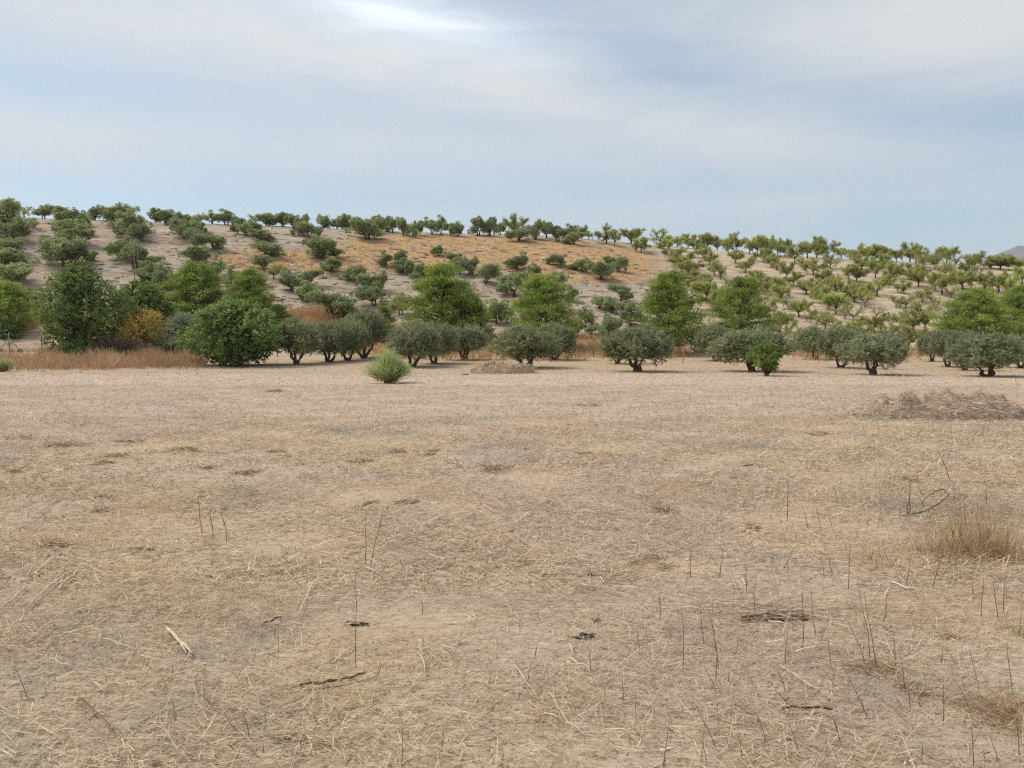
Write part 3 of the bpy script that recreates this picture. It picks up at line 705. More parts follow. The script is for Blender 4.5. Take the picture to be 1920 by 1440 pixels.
# x, base, top, width, look (l leafy, s sparse, b nearly bare)
alm = [(1137,457,422,36,'l'),(1152,462,434,20,'l'),(1184,457,431,42,'l'),(1202,473,446,28,'l'),(1104,449,433,16,'s'),(966,442,405,40,'l'),(1090,448,423,28,'l'),(372,420,399,28,'s'),
 (45,410,380,22,'s'),(478,417,397,24,'s'),(513,523,495,22,'s'),
 (1238,460,431,42,'s'),(1254,468,445,32,'l'),(1264,491,465,32,'l'),(1278,502,475,34,'l'),(1290,514,487,36,'l'),(1298,539,504,40,'l'),(1312,547,521,36,'l'),(1325,565,529,38,'l'),(1338,583,544,34,'l'),
 (1270,463,441,28,'s'),(1290,464,438,30,'l'),(1305,474,450,30,'l'),(1318,485,462,28,'l'),(1330,497,470,28,'l'),(1340,517,487,28,'s'),(1351,524,491,28,'s'),(1325,466,437,34,'l'),(1345,466,438,28,'l'),(1366,478,446,30,'l'),
 (1380,472,437,30,'l'),(1379,494,469,26,'l'),(1398,510,481,34,'l'),(1405,477,449,28,'l'),(1420,480,445,32,'l'),(1432,492,467,28,'l'),(1443,480,441,30,'l'),(1458,478,449,28,'l'),(1472,482,451,28,'l'),(1446,501,476,28,'l'),(1456,506,484,24,'l'),
 (1490,494,459,38,'l'),(1514,484,454,30,'l'),(1531,483,445,34,'l'),(1551,485,452,34,'l'),(1474,523,492,32,'l'),(1488,535,511,34,'l'),(1512,552,523,42,'l'),(1525,517,483,40,'l'),(1507,501,483,26,'s'),
 (1557,504,475,34,'s'),(1547,532,507,28,'l'),(1557,542,513,38,'s'),(1591,524,500,28,'s'),(1606,529,494,38,'l'),(1615,507,478,36,'l'),(1606,491,457,42,'l'),(1577,485,464,28,'l'),(1641,522,489,30,'l'),(1655,503,478,28,'l'),
 (1644,555,519,48,'l'),(1585,558,526,46,'l'),(1602,567,534,38,'l'),(1622,576,544,40,'s'),(1427,546,511,38,'l'),(1416,532,507,26,'l'),(1451,555,521,34,'l'),(1462,565,533,30,'l'),(1469,575,552,18,'b'),
 (1498,594,561,44,'l'),(1479,581,562,26,'s'),(1527,559,533,26,'l'),(1539,569,535,32,'l'),(1553,580,549,30,'l'),(1567,589,551,40,'l'),(1585,598,569,30,'s'),(1600,607,565,48,'b'),(1520,605,580,26,'s'),(1532,608,584,30,'s'),(1547,618,583,36,'s'),
 (1437,603,559,38,'s'),(1450,614,591,26,'s'),(1463,624,587,40,'l'),(1479,632,601,28,'s'),(1491,642,614,26,'s'),(1640,625,589,54,'l'),(1643,602,569,28,'b'),(1580,634,601,42,'l'),(1612,638,599,38,'l'),
 (1627,483,460,28,'l'),(1639,487,458,28,'l'),(1653,489,464,30,'l'),(1665,491,468,28,'l'),(1681,491,468,26,'l'),(1706,491,456,36,'l'),(1717,494,461,30,'l'),(1732,501,469,32,'l'),(1753,506,465,32,'s'),(1775,495,463,34,'l'),(1791,502,479,24,'s'),
 (1668,535,493,40,'l'),(1681,522,489,26,'s'),(1710,526,496,42,'l'),(1722,538,499,34,'l'),(1695,551,521,26,'l'),(1753,546,514,32,'l'),(1766,553,511,40,'l'),(1805,544,511,40,'l'),(1810,515,482,32,'l'),(1828,503,473,38,'l'),(1837,522,493,28,'b'),(1824,518,499,20,'s'),
 (1730,567,536,34,'l'),(1715,587,555,34,'b'),(1680,577,555,26,'s'),(1698,577,555,28,'s'),(1752,576,551,28,'s'),(1783,558,539,26,'s'),(1688,614,577,38,'s'),(1712,622,584,40,'l'),(1734,624,564,50,'s'),(1703,656,607,56,'l'),(1655,630,611,26,'s'),
 (1847,542,514,34,'l'),(1872,549,507,40,'l'),(1890,554,514,34,'l'),(1876,505,479,44,'l'),(1908,508,483,38,'l'),(1891,497,474,30,'l'),(1855,577,539,44,'s'),(1873,582,549,34,'s'),(1916,532,499,30,'l'),(1858,504,482,28,'l'),(1772,520,488,30,'s'),(1785,535,505,28,'s')]
LK = {'l': 'leafy', 's': 'sparse', 'b': 'nearly bare'}
keys = ['%s almond tree %s above the %s' % (LK[a[4]], band(a[0], a[1], a[2]), land(a[0])) for a in alm]
labs = number_labels(keys, [a[0] for a in alm])
for i, (x, b, t_, wd, k) in enumerate(alm):
    v = {'l': AL, 's': AS, 'b': AB}[k]
    px_place('almond_tree', v[i % len(v)], 2.9, 3.0, x, b, t_ - 1, wd, labs[i], 'almond tree', 'almond trees of the hillside orchard', k=1.4 if 12 <= i <= 20 else 1.05)
p = at(1666, 603); s_ = MB().tube([(0, 0, -.1), (.02, 0, .5), (-.03, 0, 1.05)], [.14, .12, .10], 7).mesh('stump', M['bark'])
o = link('tree_stump', s_); o.location = p; tag(o, 'short bare dead trunk standing between almond trees', 'stump')

# ------------------------------------------------------------------ poles, fence
for (bx, by, ty, lab) in [(253, 534, 459, 'left of two thin pale poles on the left hillside'), (259, 514, 459, 'right of two thin pale poles on the left hillside')]:
    p = at(bx, by); h = (by - ty) * p.y / F
    o = link('pole', MB().tube([(0, 0, -.3), (0, 0, h)], [.05, .04], 7).mesh('pole', M['wood'])); o.location = p; tag(o, lab, 'pole', 'poles on the hillside')
fx = [-50, 18, 79, 140, 260, 380, 520, 640, 760, 960, 1113, 1262, 1487, 1640, 1800, 1960]
fence = bpy.data.objects.new('wire_fence', None); COL.objects.link(fence); tag(fence, 'thin wire fence on slim posts along the foot of the hill', 'fence')
fp = []
post_me = MB().tube([(0, 0, -.3), (0, 0, 1.95)], [.045, .04], 7).mesh('fence_post', M['wood'])
for x in fx:
    u, _ = pix(x, 671); Yf = 62.6; X = float(u * Yf); z = float(hgt(X, Yf)); fp.append(Vector((X, Yf, z)))
    o = link('fence_post', post_me, fence); o.location = fp[-1]
    if x in (1113, 18):
        for sgn in (-1, 1):
            q = link('brace', MB().tube([(sgn * 1.25, 0, -.05), (0, 0, 1.55)], [.03, .03], 5).mesh('brace', M['wood']), fence); q.location = fp[-1]
for k, zz in enumerate((.25, .6, 1.0, 1.4, 1.8)):
    mb = MB()
    mb.tube([v + Vector((0, -.05, zz)) for v in fp], [.006] * len(fp), 4)
    link('wire', mb.mesh('wire', M['metal']), fence)
# dark heap by the left fence
def lump(seed, sx, sy, sz, mat, nu=18, nv=9, rough=.25, fr=3.0, name='lump', flat=.35):
    r = np.random.default_rng(seed); ph = r.uniform(0, 6.28, (8, 3)); dr = runit(r, 8) * fr
    V = []
    for i in range(nv + 1):
        th = math.pi * i / nv
        for j in range(nu):
            a = 2 * math.pi * j / nu; d = np.array([math.sin(th) * math.cos(a), math.sin(th) * math.sin(a), math.cos(th)])
            k = 1 + rough * sum(math.sin(float(dr[q] @ d) * (1 + q * .35) + ph[q, 0]) for q in range(8)) / 3.0
            z = d[2] * k * sz; V.append((d[0] * k * sx, d[1] * k * sy, z if z > 0 else z * flat))
    ii = (np.arange(nv)[:, None] * nu + np.arange(nu)[None]).ravel(); jj = (np.arange(nv)[:, None] * nu + (np.arange(nu)[None] + 1) % nu).ravel()
    return mk_mesh(name, V, np.stack([ii, ii + nu, jj + nu, jj], 1), mat, smooth_shade=True)
p = at(98, 676); o = link('dark_heap', lump(1, .95, .7, .80, M['dark'], 26, 14, .3, 4)); o.location = p
tag(o, 'black heap behind the rusty grass left of the tall dark tree', 'heap')
for i, (x, wd) in enumerate([(4, .42), (24, .30), (39, .36)]):
    o = link('dark_stone', lump(20 + i, wd, .3, .18, M['dark'])); o.location = at(x, 659)
    tag(o, ['dark low stone nearest the left edge, behind rusty grass', 'smallest dark stone beside the left fence post', 'dark stone right of the left fence post'][i], 'stone', 'dark stones by the left fence')

# ------------------------------------------------------------------ stands of dry grass (stuff)
def grass(name, polys, n, h, wd, mat, label, seed, lean=.35, per=5, jit=(9, 2.5)):
    r = np.random.default_rng(seed); out = []
    for poly, share in polys:
        pa = np.array(poly, float); k = int(n * share); got = []
        while sum(len(g) for g in got) < k:
            q = r.uniform(pa.min(0), pa.max(0), (k * 2, 2)); got.append(q[in_poly(q[:, 0], q[:, 1], poly)])
        out.append(np.concatenate(got)[:k])
    q = np.concatenate(out); q = q + r.normal(size=q.shape) * np.array(jit); X, Y = ground_xy(q[:, 0], q[:, 1])
    X = np.repeat(X, per) + r.normal(size=len(X) * per) * .12; Y = np.repeat(Y, per) + r.normal(size=len(Y) * per) * .12
    Z = hgt(X, Y) - .03; m = len(X)
    D = unit(np.stack([r.normal(size=m) * lean, r.normal(size=m) * lean, np.ones(m)], 1)); clump = np.repeat(r.uniform(.35, 1.2, m // per), per) * (.8 + .3 * np.sin(X * 1.3) * np.sin(X * .47 + Y))
    V, Q, idx, tt = ribbons(np.stack([X, Y, Z], 1), D, h * clump * r.uniform(.6, 1.1, m), wd, r, .22, 2)
    a = np.repeat(r.random(m // per), per) * .5 + r.random(m) * .3 + .12 + .22 * np.sin(X * .9 + 1.7 * np.sin(Y * .7)) * np.sin(Y * 1.1 + X * .4)
    tag(link(name, mk_mesh(name, V, Q, mat, {'rnd': np.clip(a[idx] * .8 + tt * .2, 0, 1)})), label, 'grass', kind='stuff')
grass('rusty_grass', [([(60, 672), (200, 666), (330, 664), (385, 678), (382, 688), (250, 690), (90, 694)], .85), ([(-70, 672), (60, 672), (90, 694), (-70, 698)], .15)], 3600, 1.1, .026, M['rust_grass'],
      'rust-brown tall dry grass along the left field edge', 601)
grass('golden_grass', [(GRASS_LOW, .55), (GRASS_R, .1), ([(150, 600), (330, 610), (330, 650), (150, 650)], .1), ([(0, 585), (100, 580), (110, 612), (0, 622)], .1), ([(540, 590), (600, 572), (720, 585), (740, 625), (540, 620)], .15)], 8000, .85, .035, M['gold_grass'],
      'golden dry grass behind the front olives at the hill foot', 602)
grass('hill_grass', [(GRASS_UP, .65), (GRASS_L, .35)], 2600, .36, .05, M['hill_grass'], 'orange-brown dry grass across the middle of the hill', 603, .5, 5, (22, 7))
hp = [([(40, 420), (600, 440), (640, 520), (1150, 560), (1140, 600), (640, 590), (300, 560), (60, 560)], 1)]
grass('hill_weeds', hp, 900, .28, .05, M['heap_straw'], 'low dry weeds scattered over the ploughed hillside', 604, .9)
grass('orchard_weeds', [([(1240, 470), (1900, 505), (1910, 560), (1700, 650), (1480, 650), (1300, 620)], 1)], 450, .24, .05, M['heap_straw'], 'low dry weeds between the almond rows', 605, .8)

# ------------------------------------------------------------------ low earth ledges and stones on the hillside (stuff)
def clods(name, poly, n, lx, lz, mat, label, seed):
    r = np.random.default_rng(seed); pa = np.array(poly, float); q = r.uniform(pa.min(0), pa.max(0), (n * 3, 2)); q = q[in_poly(q[:, 0], q[:, 1], poly)][:n]
    X, Y = ground_xy(q[:, 0], q[:, 1]); n = len(X); Z = hgt(X, Y)
    A = np.linspace(0, 2 * math.pi, 7)[:-1]; ring = [(1.0, -.25), (.8, .55), (.35, 1.0)]
    sx = lx * r.uniform(.25, 1.2, n) ** 1.5; sy = np.minimum(sx * .5, .45) * r.uniform(.5, 1, n); sz = lz * r.uniform(.3, 1.1, n); ro = r.normal(size=n) * .15
    rows = []
    for (k, zz) in ring:
        for a_ in A:
            j = r.uniform(.75, 1.25, n); x = np.cos(a_) * k * sx * j; y = np.sin(a_) * k * sy * j
            rows.append(np.stack([X + x * np.cos(ro) - y * np.sin(ro), Y + x * np.sin(ro) + y * np.cos(ro), Z + zz * sz * j + y * .25], 1))
    V = np.stack(rows, 1).reshape(-1, 3); b = np.arange(n)[:, None] * 18; Q = []
    for k in range(2):
        for j in range(6): Q.append(np.concatenate([b + k * 6 + j, b + k * 6 + (j + 1) % 6, b + k * 6 + 6 + (j + 1) % 6, b + k * 6 + 6 + j], 1))
    Q.append(np.concatenate([b + 12, b + 13, b + 14, b + 15], 1)); Q.append(np.concatenate([b + 12, b + 15, b + 16, b + 17], 1))
    tag(link(name, mk_mesh(name, V, np.concatenate(Q), mat, {'rnd': np.repeat(r.random(n), 18)})), label, 'soil', kind='stuff')
HILLP = [(-60, 405), (400, 422), (900, 442), (1120, 450), (1230, 520), (1300, 620), (1120, 605), (560, 590), (60, 585), (-60, 560)]
M['clod_soil'] = straw_mat('clod_soil', [(0, (.19, .13, .09)), (.35, (.29, .215, .155)), (.7, (.40, .325, .25)), (1, (.55, .49, .42))], False)
clods('soil_ridges', HILLP, 1700, .75, .15, M['clod_soil'], 'low dark earth ridges and stones along the ploughed hillside', 650)
clods('orchard_clods', [(1240, 470), (1900, 505), (1910, 560), (1700, 650), (1480, 650), (1300, 620)], 350, .4, .08, M['clod_soil'], 'small earth clods between the almond trees', 651)

# ------------------------------------------------------------------ straw litter over the field (stuff)
def straw_band(y0, y1, dens, lmin, lmax, wmin, wmax, seg, seed, half=.74, zmax=.03, pit=.16):
    r = np.random.default_rng(seed); mar = 4.0; area = half * (y1 * y1 - y0 * y0) + 2 * mar * (y1 - y0)
    n = int(area * dens)
    fr = r.random(n); k_ = mar / half      # rows are half*Y + mar wide on each side
    Y = -k_ + np.sqrt((y0 + k_) ** 2 + fr * ((y1 + k_) ** 2 - (y0 + k_) ** 2)); X = r.uniform(-1, 1, n) * (half * Y + mar)
    out = (np.abs(X) > half * Y + 1.0) & (r.random(n) < .5)
    pn = np.sin(X * 1.7 + 1.3 * np.sin(Y * .9)) * np.sin(Y * 1.9 + 1.1 * np.sin(X * .8)) + .6 * np.sin(X * 4.3 + Y) * np.sin(Y * 5.1 - X)
    keep = r.random(n) < np.where(out, 0, np.clip(.72 + .38 * pn, .25, 1)); X = X[keep]; Y = Y[keep]; pn = pn[keep]; n = len(X)
    Z = hgt(X, Y) + r.random(n) ** 2 * zmax * (1 + .8 * np.clip(pn, 0, 1)) + .002
    a = r.normal(size=n) * .9 + np.where(r.random(n) < .5, 0, math.pi)
    a = np.where(r.random(n) < .35, r.uniform(0, 6.28, n), a)
    D = np.stack([np.cos(a), np.sin(a), r.normal(size=n) * pit], 1)
    L = lmin + (lmax - lmin) * r.random(n) ** 2.6; W = r.uniform(wmin, wmax, n)
    husk = r.random(n) < .012; W = np.where(husk, W * r.uniform(1.4, 2.2, n), W); dk = r.random(n) < .12; L = np.where(dk, L * .6, L); W = np.where(dk, W * 1.5, W)
    D[:, 2] = np.where(r.random(n) < .03, r.uniform(.4, 1.4, n), D[:, 2])
    V, Q, idx, tt = ribbons(np.stack([X, Y, Z], 1), D, L, W, r, .18, seg, side=np.array([[0, 0, 1.0]]) + runit(r, n) * .5)
    tone = np.where(husk, r.uniform(.75, 1, n), np.where(dk, r.uniform(0, .12, n), np.clip(r.beta(1.9, 1.7, n) * .95, 0, 1)))
    return V, Q, tone[idx]
mb = MB()
for args in [(2.2, 5.0, 6200, .012, .17, .0018, .0042, 2, 701), (5.0, 9.0, 3000, .018, .19, .0026, .0056, 1, 702), (9.0, 17.0, 1150, .03, .22, .004, .0085, 1, 703),
             (17.0, 30.0, 360, .05, .26, .006, .011, 1, 704), (30.0, 60.0, 75, .08, .30, .010, .017, 1, 705)]:
    V, Q, a = straw_band(*args); mb.add(V, Q, a=a)
tag(link('straw', mb.mesh('straw', M['straw'])), 'mown dry straw lying all over the field', 'straw', kind='stuff')
# short standing stubble, thicker to the right
r = np.random.default_rng(720); n = 5200
Y = np.sqrt(r.uniform(2.5 ** 2, 24 ** 2, n)); X = r.uniform(-1, 1, n) * (Y * .74 + .5)
k = r.random(n) < np.clip(.25 + .9 * X / (Y * .74), .10, 1); X, Y = X[k], Y[k]; n = len(X)
V, Q, idx, tt = ribbons(np.stack([X, Y, hgt(X, Y) - .01], 1), np.stack([r.normal(size=n) * .25, r.normal(size=n) * .2, np.ones(n)], 1), r.uniform(.05, .28, n) * (.5 + .5 * r.random(n)), r.uniform(.0018, .0035, n) * (1 + Y / 9), r, .15, 2)
tag(link('stubble', mk_mesh('stubble', V, Q, M['straw'], {'rnd': (r.random(n) * .6)[idx]})), 'short dry stubble standing up through the straw', 'stubble', kind='stuff')

r = np.random.default_rng(721); n = 900
Y = np.sqrt(r.uniform(2.6 ** 2, 11 ** 2, n)); X = Y * np.clip(r.normal(.46, .17, n), .05, .76)
V, Q, idx, tt = ribbons(np.stack([X, Y, hgt(X, Y) - .01], 1), np.stack([r.normal(size=n) * .35, r.normal(size=n) * .25, np.ones(n)], 1), r.uniform(.10, .42, n) * r.uniform(.5, 1, n), r.uniform(.0016, .003, n), r, .12, 3)
tag(link('dry_stems', mk_mesh('dry_stems', V, Q, M['rust_grass'], {'rnd': (r.random(n) * .7)[idx]})), 'fine brown dead stems standing in the right foreground', 'stubble', kind='stuff')

# ------------------------------------------------------------------ heaps
def heap(seed, sx, sy, h, nstraw, ln, wd, lumps, mat_base, straw_m, bname):
    r = np.random.default_rng(seed); gx = np.linspace(-1, 1, 70); gy = np.linspace(-1, 1, 36); A, B = np.meshgrid(gx, gy)
    cl = [(r.uniform(-.8, .8), r.uniform(-.7, .7), r.uniform(.07, .20), r.uniform(.3, 1)) for _ in range(lumps)]
    def hh(a, b):
        e = np.clip(1 - (a ** 2 + b ** 2), 0, 1); z = .62 * e ** .45
        for (cx, cy, s, q) in cl: z = z + .42 * q * np.exp(-((a - cx) ** 2 * (sx / sy) ** 1.4 + (b - cy) ** 2) / s ** 2) * e ** .4
        return h * z * .85 - .04
    Z = hh(A, B); ii = (np.arange(35)[:, None] * 70 + np.arange(69)[None]).ravel()
    body = mk_mesh(bname, np.stack([A.ravel() * sx, B.ravel() * sy, Z.ravel()], 1), np.stack([ii, ii + 1, ii + 71, ii + 70], 1), mat_base, {'rnd': np.full(A.size, .2)}, smooth_shade=True)
    a = r.uniform(-1.12, 1.12, nstraw); b = r.uniform(-1.12, 1.12, nstraw); k = a ** 2 + b ** 2 < 1.25; a, b = a[k], b[k]; m = len(a)
    z = np.maximum(hh(a, b), 0) + r.random(m) * .05
    an = r.uniform(0, 6.28, m); D = np.stack([np.cos(an), np.sin(an), r.normal(size=m) * .18 - .1], 1)
    V, Q, idx, tt = ribbons(np.stack([a * sx, b * sy, z], 1), D, ln * r.uniform(.4, 1.2, m), wd * r.uniform(.6, 1.3, m), r, .25, 2)
    st = mk_mesh(bname + '_straw', V, Q, straw_m, {'rnd': r.random(m)[idx]})
    return body, st
M['heap_base'] = plain_mat('heap_base', (.24, .175, .12), (.54, .42, .305), 9, .95, bdist=.08, bstr=1)
M['soil_base'] = plain_mat('soil_base', (.28, .195, .13), (.54, .41, .29), 5, .95, bdist=.1, bstr=1)
body, st = heap(801, 2.0, .8, .78, 6000, .20, .010, 44, M['heap_base'], M['heap_straw'], 'straw_heap')
o = link('straw_heap', body); o.location = at(1758, 783); tag(o, 'long heap of raked dry straw on the right of the field', 'straw heap')
c = link('loose_straw', st, o); c['kind'] = 'stuff'
body, st = heap(802, 1.75, .8, .95, 3600, .34, .014, 30, M['soil_base'], M['heap_straw'], 'soil_heap')
o = link('soil_heap', body); o.location = at(945, 700); tag(o, 'low sandy heap of soil and straw before the twin olives', 'heap')
c = link('loose_straw', st, o); c['kind'] = 'stuff'
body, st = heap(803, 7.5, 1.7, 2.1, 900, .3, .02, 20, M['soil_base'], M['heap_straw'], 'earth_bank')
o = link('earth_bank', body); p = at(-20, 664); o.location = p + Vector((-1.5, 2.4, -.2)); tag(o, 'pale earth bank behind the fence at the far left', 'bank')
c = link('loose_straw', st, o); c['kind'] = 'stuff'
for i, (x, y, sx, sz, lab) in enumerate([(893, 699, .30, .24, 'dark brown clod at the left end of the sandy heap'), (872, 703, .20, .07, 'flat brown clod left of the sandy heap')]):
    o = link('clod', lump(40 + i, sx, sx * .8, sz, M['clod'] if i == 0 else M['redstick'])); o.location = at(x, y); tag(o, lab, 'clod')

# ------------------------------------------------------------------ small clumps of raked straw
clumps = [(39,824,40),(122,837,66),(226,827,20),(250,829,24),(225,855,32),(200,868,30),(361,843,50),(397,876,30),(458,888,40),(33,884,46),(194,935,24),(189,961,36),(108,1025,40),
 (275,1031,28),(522,847,26),(744,849,30),(794,856,26),(816,845,22),(680,866,32),(927,884,60),(758,941,40),(702,945,34),(1096,852,20),(999,866,12),(1407,873,20),(1204,1053,70),(1421,988,32),
 (1265,958,60),(549,1384,44),(774,1061,16),(1100,760,40),(520,735,30),(1700,1290,60),(1840,1040,60),(1530,815,40),(1705,900,26),(1400,1165,40)]
FL = [(100, 830, 'left edge, far back'), (230, 860, 'left, middle distance'), (430, 880, 'left of centre'), (700, 940, 'centre, below the broom bush'), (780, 850, 'middle of the field'),
      (1000, 860, 'field below the sandy heap'), (1250, 1000, 'right of centre'), (1430, 900, 'left of the long straw heap'), (1750, 900, 'below the long straw heap'), (150, 990, 'left side, nearer'), (560, 1390, 'bottom left of centre'), (1750, 1250, 'right foreground')]
keys = []
for (x, y, wd) in clumps:
    l = min(FL, key=lambda q: abs(q[0] - x) + abs(q[1] - y) * 1.3)[2]
    keys.append('%s dark tuft of matted straw, %s' % ('wide' if wd > 38 else 'small', l))
labs = number_labels(keys, [c[0] for c in clumps])
for i, (x, y, wd) in enumerate(clumps):
    r = np.random.default_rng(900 + i); p = at(x, y); m = p.y / F; rx = wd * m * .5; k = 1 + p.y / 12
    ns = int(r.integers(3, 7)); sx = r.uniform(-1, 1, ns) * rx; sy = r.normal(size=ns) * .6 * rx; n = 45 * ns; c = r.integers(0, ns, n)
    sr = min(rx * .6, .30) * r.uniform(.5, 1, ns); h = min(.085, rx * .3)
    a = r.normal(size=n) * .5; b = r.normal(size=n) * .5; an = r.uniform(0, 6.28, n)
    D = np.stack([np.cos(an), np.sin(an) * .8, r.normal(size=n) * .22], 1)
    V, Q, idx, tt = ribbons(np.stack([sx[c] + a * sr[c], sy[c] + b * sr[c], h * np.exp(-(a ** 2 + b ** 2) * 2) * r.uniform(.1, 1, n)], 1), D, np.minimum(rx, .24) * r.uniform(.3, 1.0, n), .0034 * k, r, .3, 2)
    o = link('straw_clump', mk_mesh('straw_clump', V, Q, M['clump_straw'], {'rnd': r.random(n)[idx]})); o.location = p
    tag(o, labs[i], 'straw clump', 'tufts of matted straw on the field')

# ------------------------------------------------------------------ big pale straws and sticks lying in front (photo polylines)
def lying(name, pts, wpx, mat, label, cat, group=None, lift=.024, sides=5, fork=None):
    P = [at(x, y) for x, y in pts]; b = P[0].copy(); m = b.y / F
    q = [v - b + Vector((0, 0, lift)) for v in P]; full = [q[0]]
    for s_, e_ in zip(q, q[1:]): full += [s_.lerp(e_, .5) + Vector((0, 0, .008)), e_]
    n = len(full); rad = [max(.0012, wpx * m * .5 * (1 - .45 * abs(i / (n - 1) - .35))) for i in range(n)]
    mb = MB().tube(full, rad, sides)
    if fork: 
        f = at(*fork) - b + Vector((0, 0, lift)); mb.tube([full[n // 2], f], [rad[n // 2] * .7, rad[-1] * .5], sides)
    o = link(name, mb.mesh(name, mat)); o.location = b; tag(o, label, cat, group); return o
PS, SG = M['pale_straw'], 'pale straws lying on the field'
straws = [
 ([(312,1182),(336,1207),(361,1232)],7.5,'broad pale split straw, the widest on the left',(350,1231)),
 ([(139,1076),(105,1098),(75,1123),(53,1147)],3.6,'long pale bent straw left of the widest split straw',None),
 ([(143,1077),(139,1087),(119,1101),(110,1116)],3.6,'short pale hooked straw touching the long bent one',None),
 ([(50,1107),(22,1134),(0,1151)],3.4,'pale straw running out of the left edge',None),
 ([(153,1064),(175,1074),(192,1084)],2.6,'thin pale straw above and right of the hooked straw',None),
 ([(93,1237),(115,1249),(142,1258)],2.6,'thin pale straw below the left edge straw',None),
 ([(175,1284),(197,1307)],3.2,'short pale straw below the widest split straw, to its left',None),
 ([(0,1416),(32,1440)],4,'pale straw in the bottom left corner',None),
 ([(171,1186),(192,1187),(186,1209)],2.8,'straw kinked at a right angle, left of widest split straw',None),
 ([(192,1201),(225,1212),(253,1225),(262,1215)],2.4,'straw with upturned end beside the kinked straw',None),
 ([(591,1093),(574,1126),(559,1162)],3.0,'brown-tipped straw leaning up, left of the dark twig clod',None),
 ([(577,1127),(630,1124),(680,1122)],2.4,'straight level straw touching the brown-tipped straw',None),
 ([(685,1068),(716,1082)],3,'short pale straw at centre, above the dark twig clod',None),
 ([(830,1219),(860,1234)],3,'short pale straw left of the large dark clod, centre',None),
 ([(785,1236),(795,1252),(797,1270)],3,'curved pale straw below the dark twig clod',None),
 ([(627,1337),(619,1351)],5,'stubby broad pale straw chip near bottom, left of centre',None),
 ([(574,1376),(596,1392),(616,1404)],3.2,'pale straw beside the dark bottom tuft',None),
 ([(674,1315),(712,1300),(749,1283)],2.6,'dull straw right of the reddish stick',None),
 ([(963,1254),(988,1290),(1010,1323)],2.6,'long thin straw below the large dark clod',None),
 ([(1020,1348),(1057,1362)],4,'bright straw at the bottom, right of centre',None),
 ([(1031,1309),(1045,1335),(1063,1365),(1100,1395)],2.4,'long arched straw crossing the bright bottom straw',None),
 ([(1063,1241),(1085,1254),(1102,1261)],3,'pale straw just under the large dark clod',None),
 ([(1277,1147),(1315,1150),(1354,1155)],3,'long level straw left of the straw-roofed hollow',None),
 ([(1665,1096),(1697,1108),(1729,1116)],4,'bright straw alone in the right foreground, under brown grass',None),
 ([(1440,1173),(1489,1182)],3.4,'pale straw under the straw-roofed hollow',None),
 ([(1457,1254),(1510,1290),(1559,1323)],3,'long slanting straw above the reddish right stick',None),
 ([(785,1207),(792,1220)],3,'tiny pale chip below the dark twig clod',None),
 ([(876,1160),(884,1172)],3,'left of two tiny pale chips at centre',None),
 ([(888,1159),(891,1169)],3,'right of two tiny pale chips at centre',None),
 ([(1068,1215),(1074,1234)],4,'short upright-looking chip under the large dark clod',None),
]
for pts, wp, lab, fk in straws: lying('straw_stalk', pts, wp, PS, lab, 'straw', SG, fork=fk)
lying('stick', [(563, 1295), (600, 1292), (635, 1287), (660, 1281), (685, 1273)], 6.5, M['redstick'], 'reddish curved stick left of centre near the bottom', 'stick')
lying('stick', [(1466, 1341), (1504, 1339), (1562, 1343)], 6, M['redstick'], 'dark reddish stick lying level at lower right', 'stick')
lying('stick', [(494, 1175), (508, 1172), (526, 1162)], 4, M['clod'], 'small dark stick left of the brown-tipped straw', 'stick')
lying('stick', [(139, 1307), (180, 1345), (214, 1382)], 2.5, M['stalk'], 'thin dark twig lying at lower left', 'stick')
lying('stick', [(1377, 1334), (1400, 1349), (1424, 1362)], 3, M['stalk'], 'dark twig lying slanted left of the reddish right stick', 'stick')
# looped twig
b = at(1705, 969); m = b.y / F
lp = [(1690, 971), (1705, 969), (1735, 961), (1762, 946), (1778, 931), (1783, 924), (1772, 926), (1752, 938), (1741, 950), (1745, 958)]
pts = []
for i, (x, y) in enumerate(lp): pts.append(Vector(((x - 1705) * m, (0 if i < 5 else .12), max(0, (969 - y)) * m + .01)))
o = link('looped_twig', MB().tube(pts, [.008] * 3 + [.007] * 4 + [.005] * 3, 5).tube([(-.01, .02, -.02), (.01, 0, .09)], [.008, .006], 5).mesh('looped_twig', M['stalk'])); o.location = b
tag(o, 'dark twig bent into a long loop, right side of the field', 'twig')
# clods
for i, (x, y, sx, sy, sz, lab) in enumerate([(1098, 1196, 16, .6, .55, 'large dark clod, right of centre in front'), (1078, 1195, 9, .6, .3, 'flat dark crumb left of the large dark clod'), (1118, 1164, 9, .7, .5, 'grey-brown clod behind the large dark clod'),
        (1107, 1077, 5, .8, .8, 'small round black clod above the large dark clod'), (674, 1172, 17, .4, .28, 'long dark twig-like clod left of centre'), (655, 1166, 6, .6, .5, 'dark crumb at the left end of the twig-like clod'),
        (959, 997, 5, .8, .7, 'small dark clod in mid field, centre')]):
    p = at(x, y); m = p.y / F
    o = link('clod', lump(60 + i, sx * m, sx * m * sy, sx * m * sz, M['clod'], 16, 9, .35, 5)); o.location = p; o.rotation_euler = (0, 0, .2 - .25 * (i == 4)); tag(o, lab, 'clod')
for i, (x, y, s_, lab) in enumerate([(143, 1199, 9, 'pale grey stone beside the kinked straw, lower left'), (1837, 783, 6, 'small white stone on the front of the long straw heap')]):
    p = at(x, y); m = p.y / F; o = link('stone', lump(80 + i, s_ * m, s_ * m * .7, s_ * m * .5, M['stone'])); o.location = p + (Vector((0, -.35, .12)) if i else Vector((0, 0, 0))); tag(o, lab, 'stone')

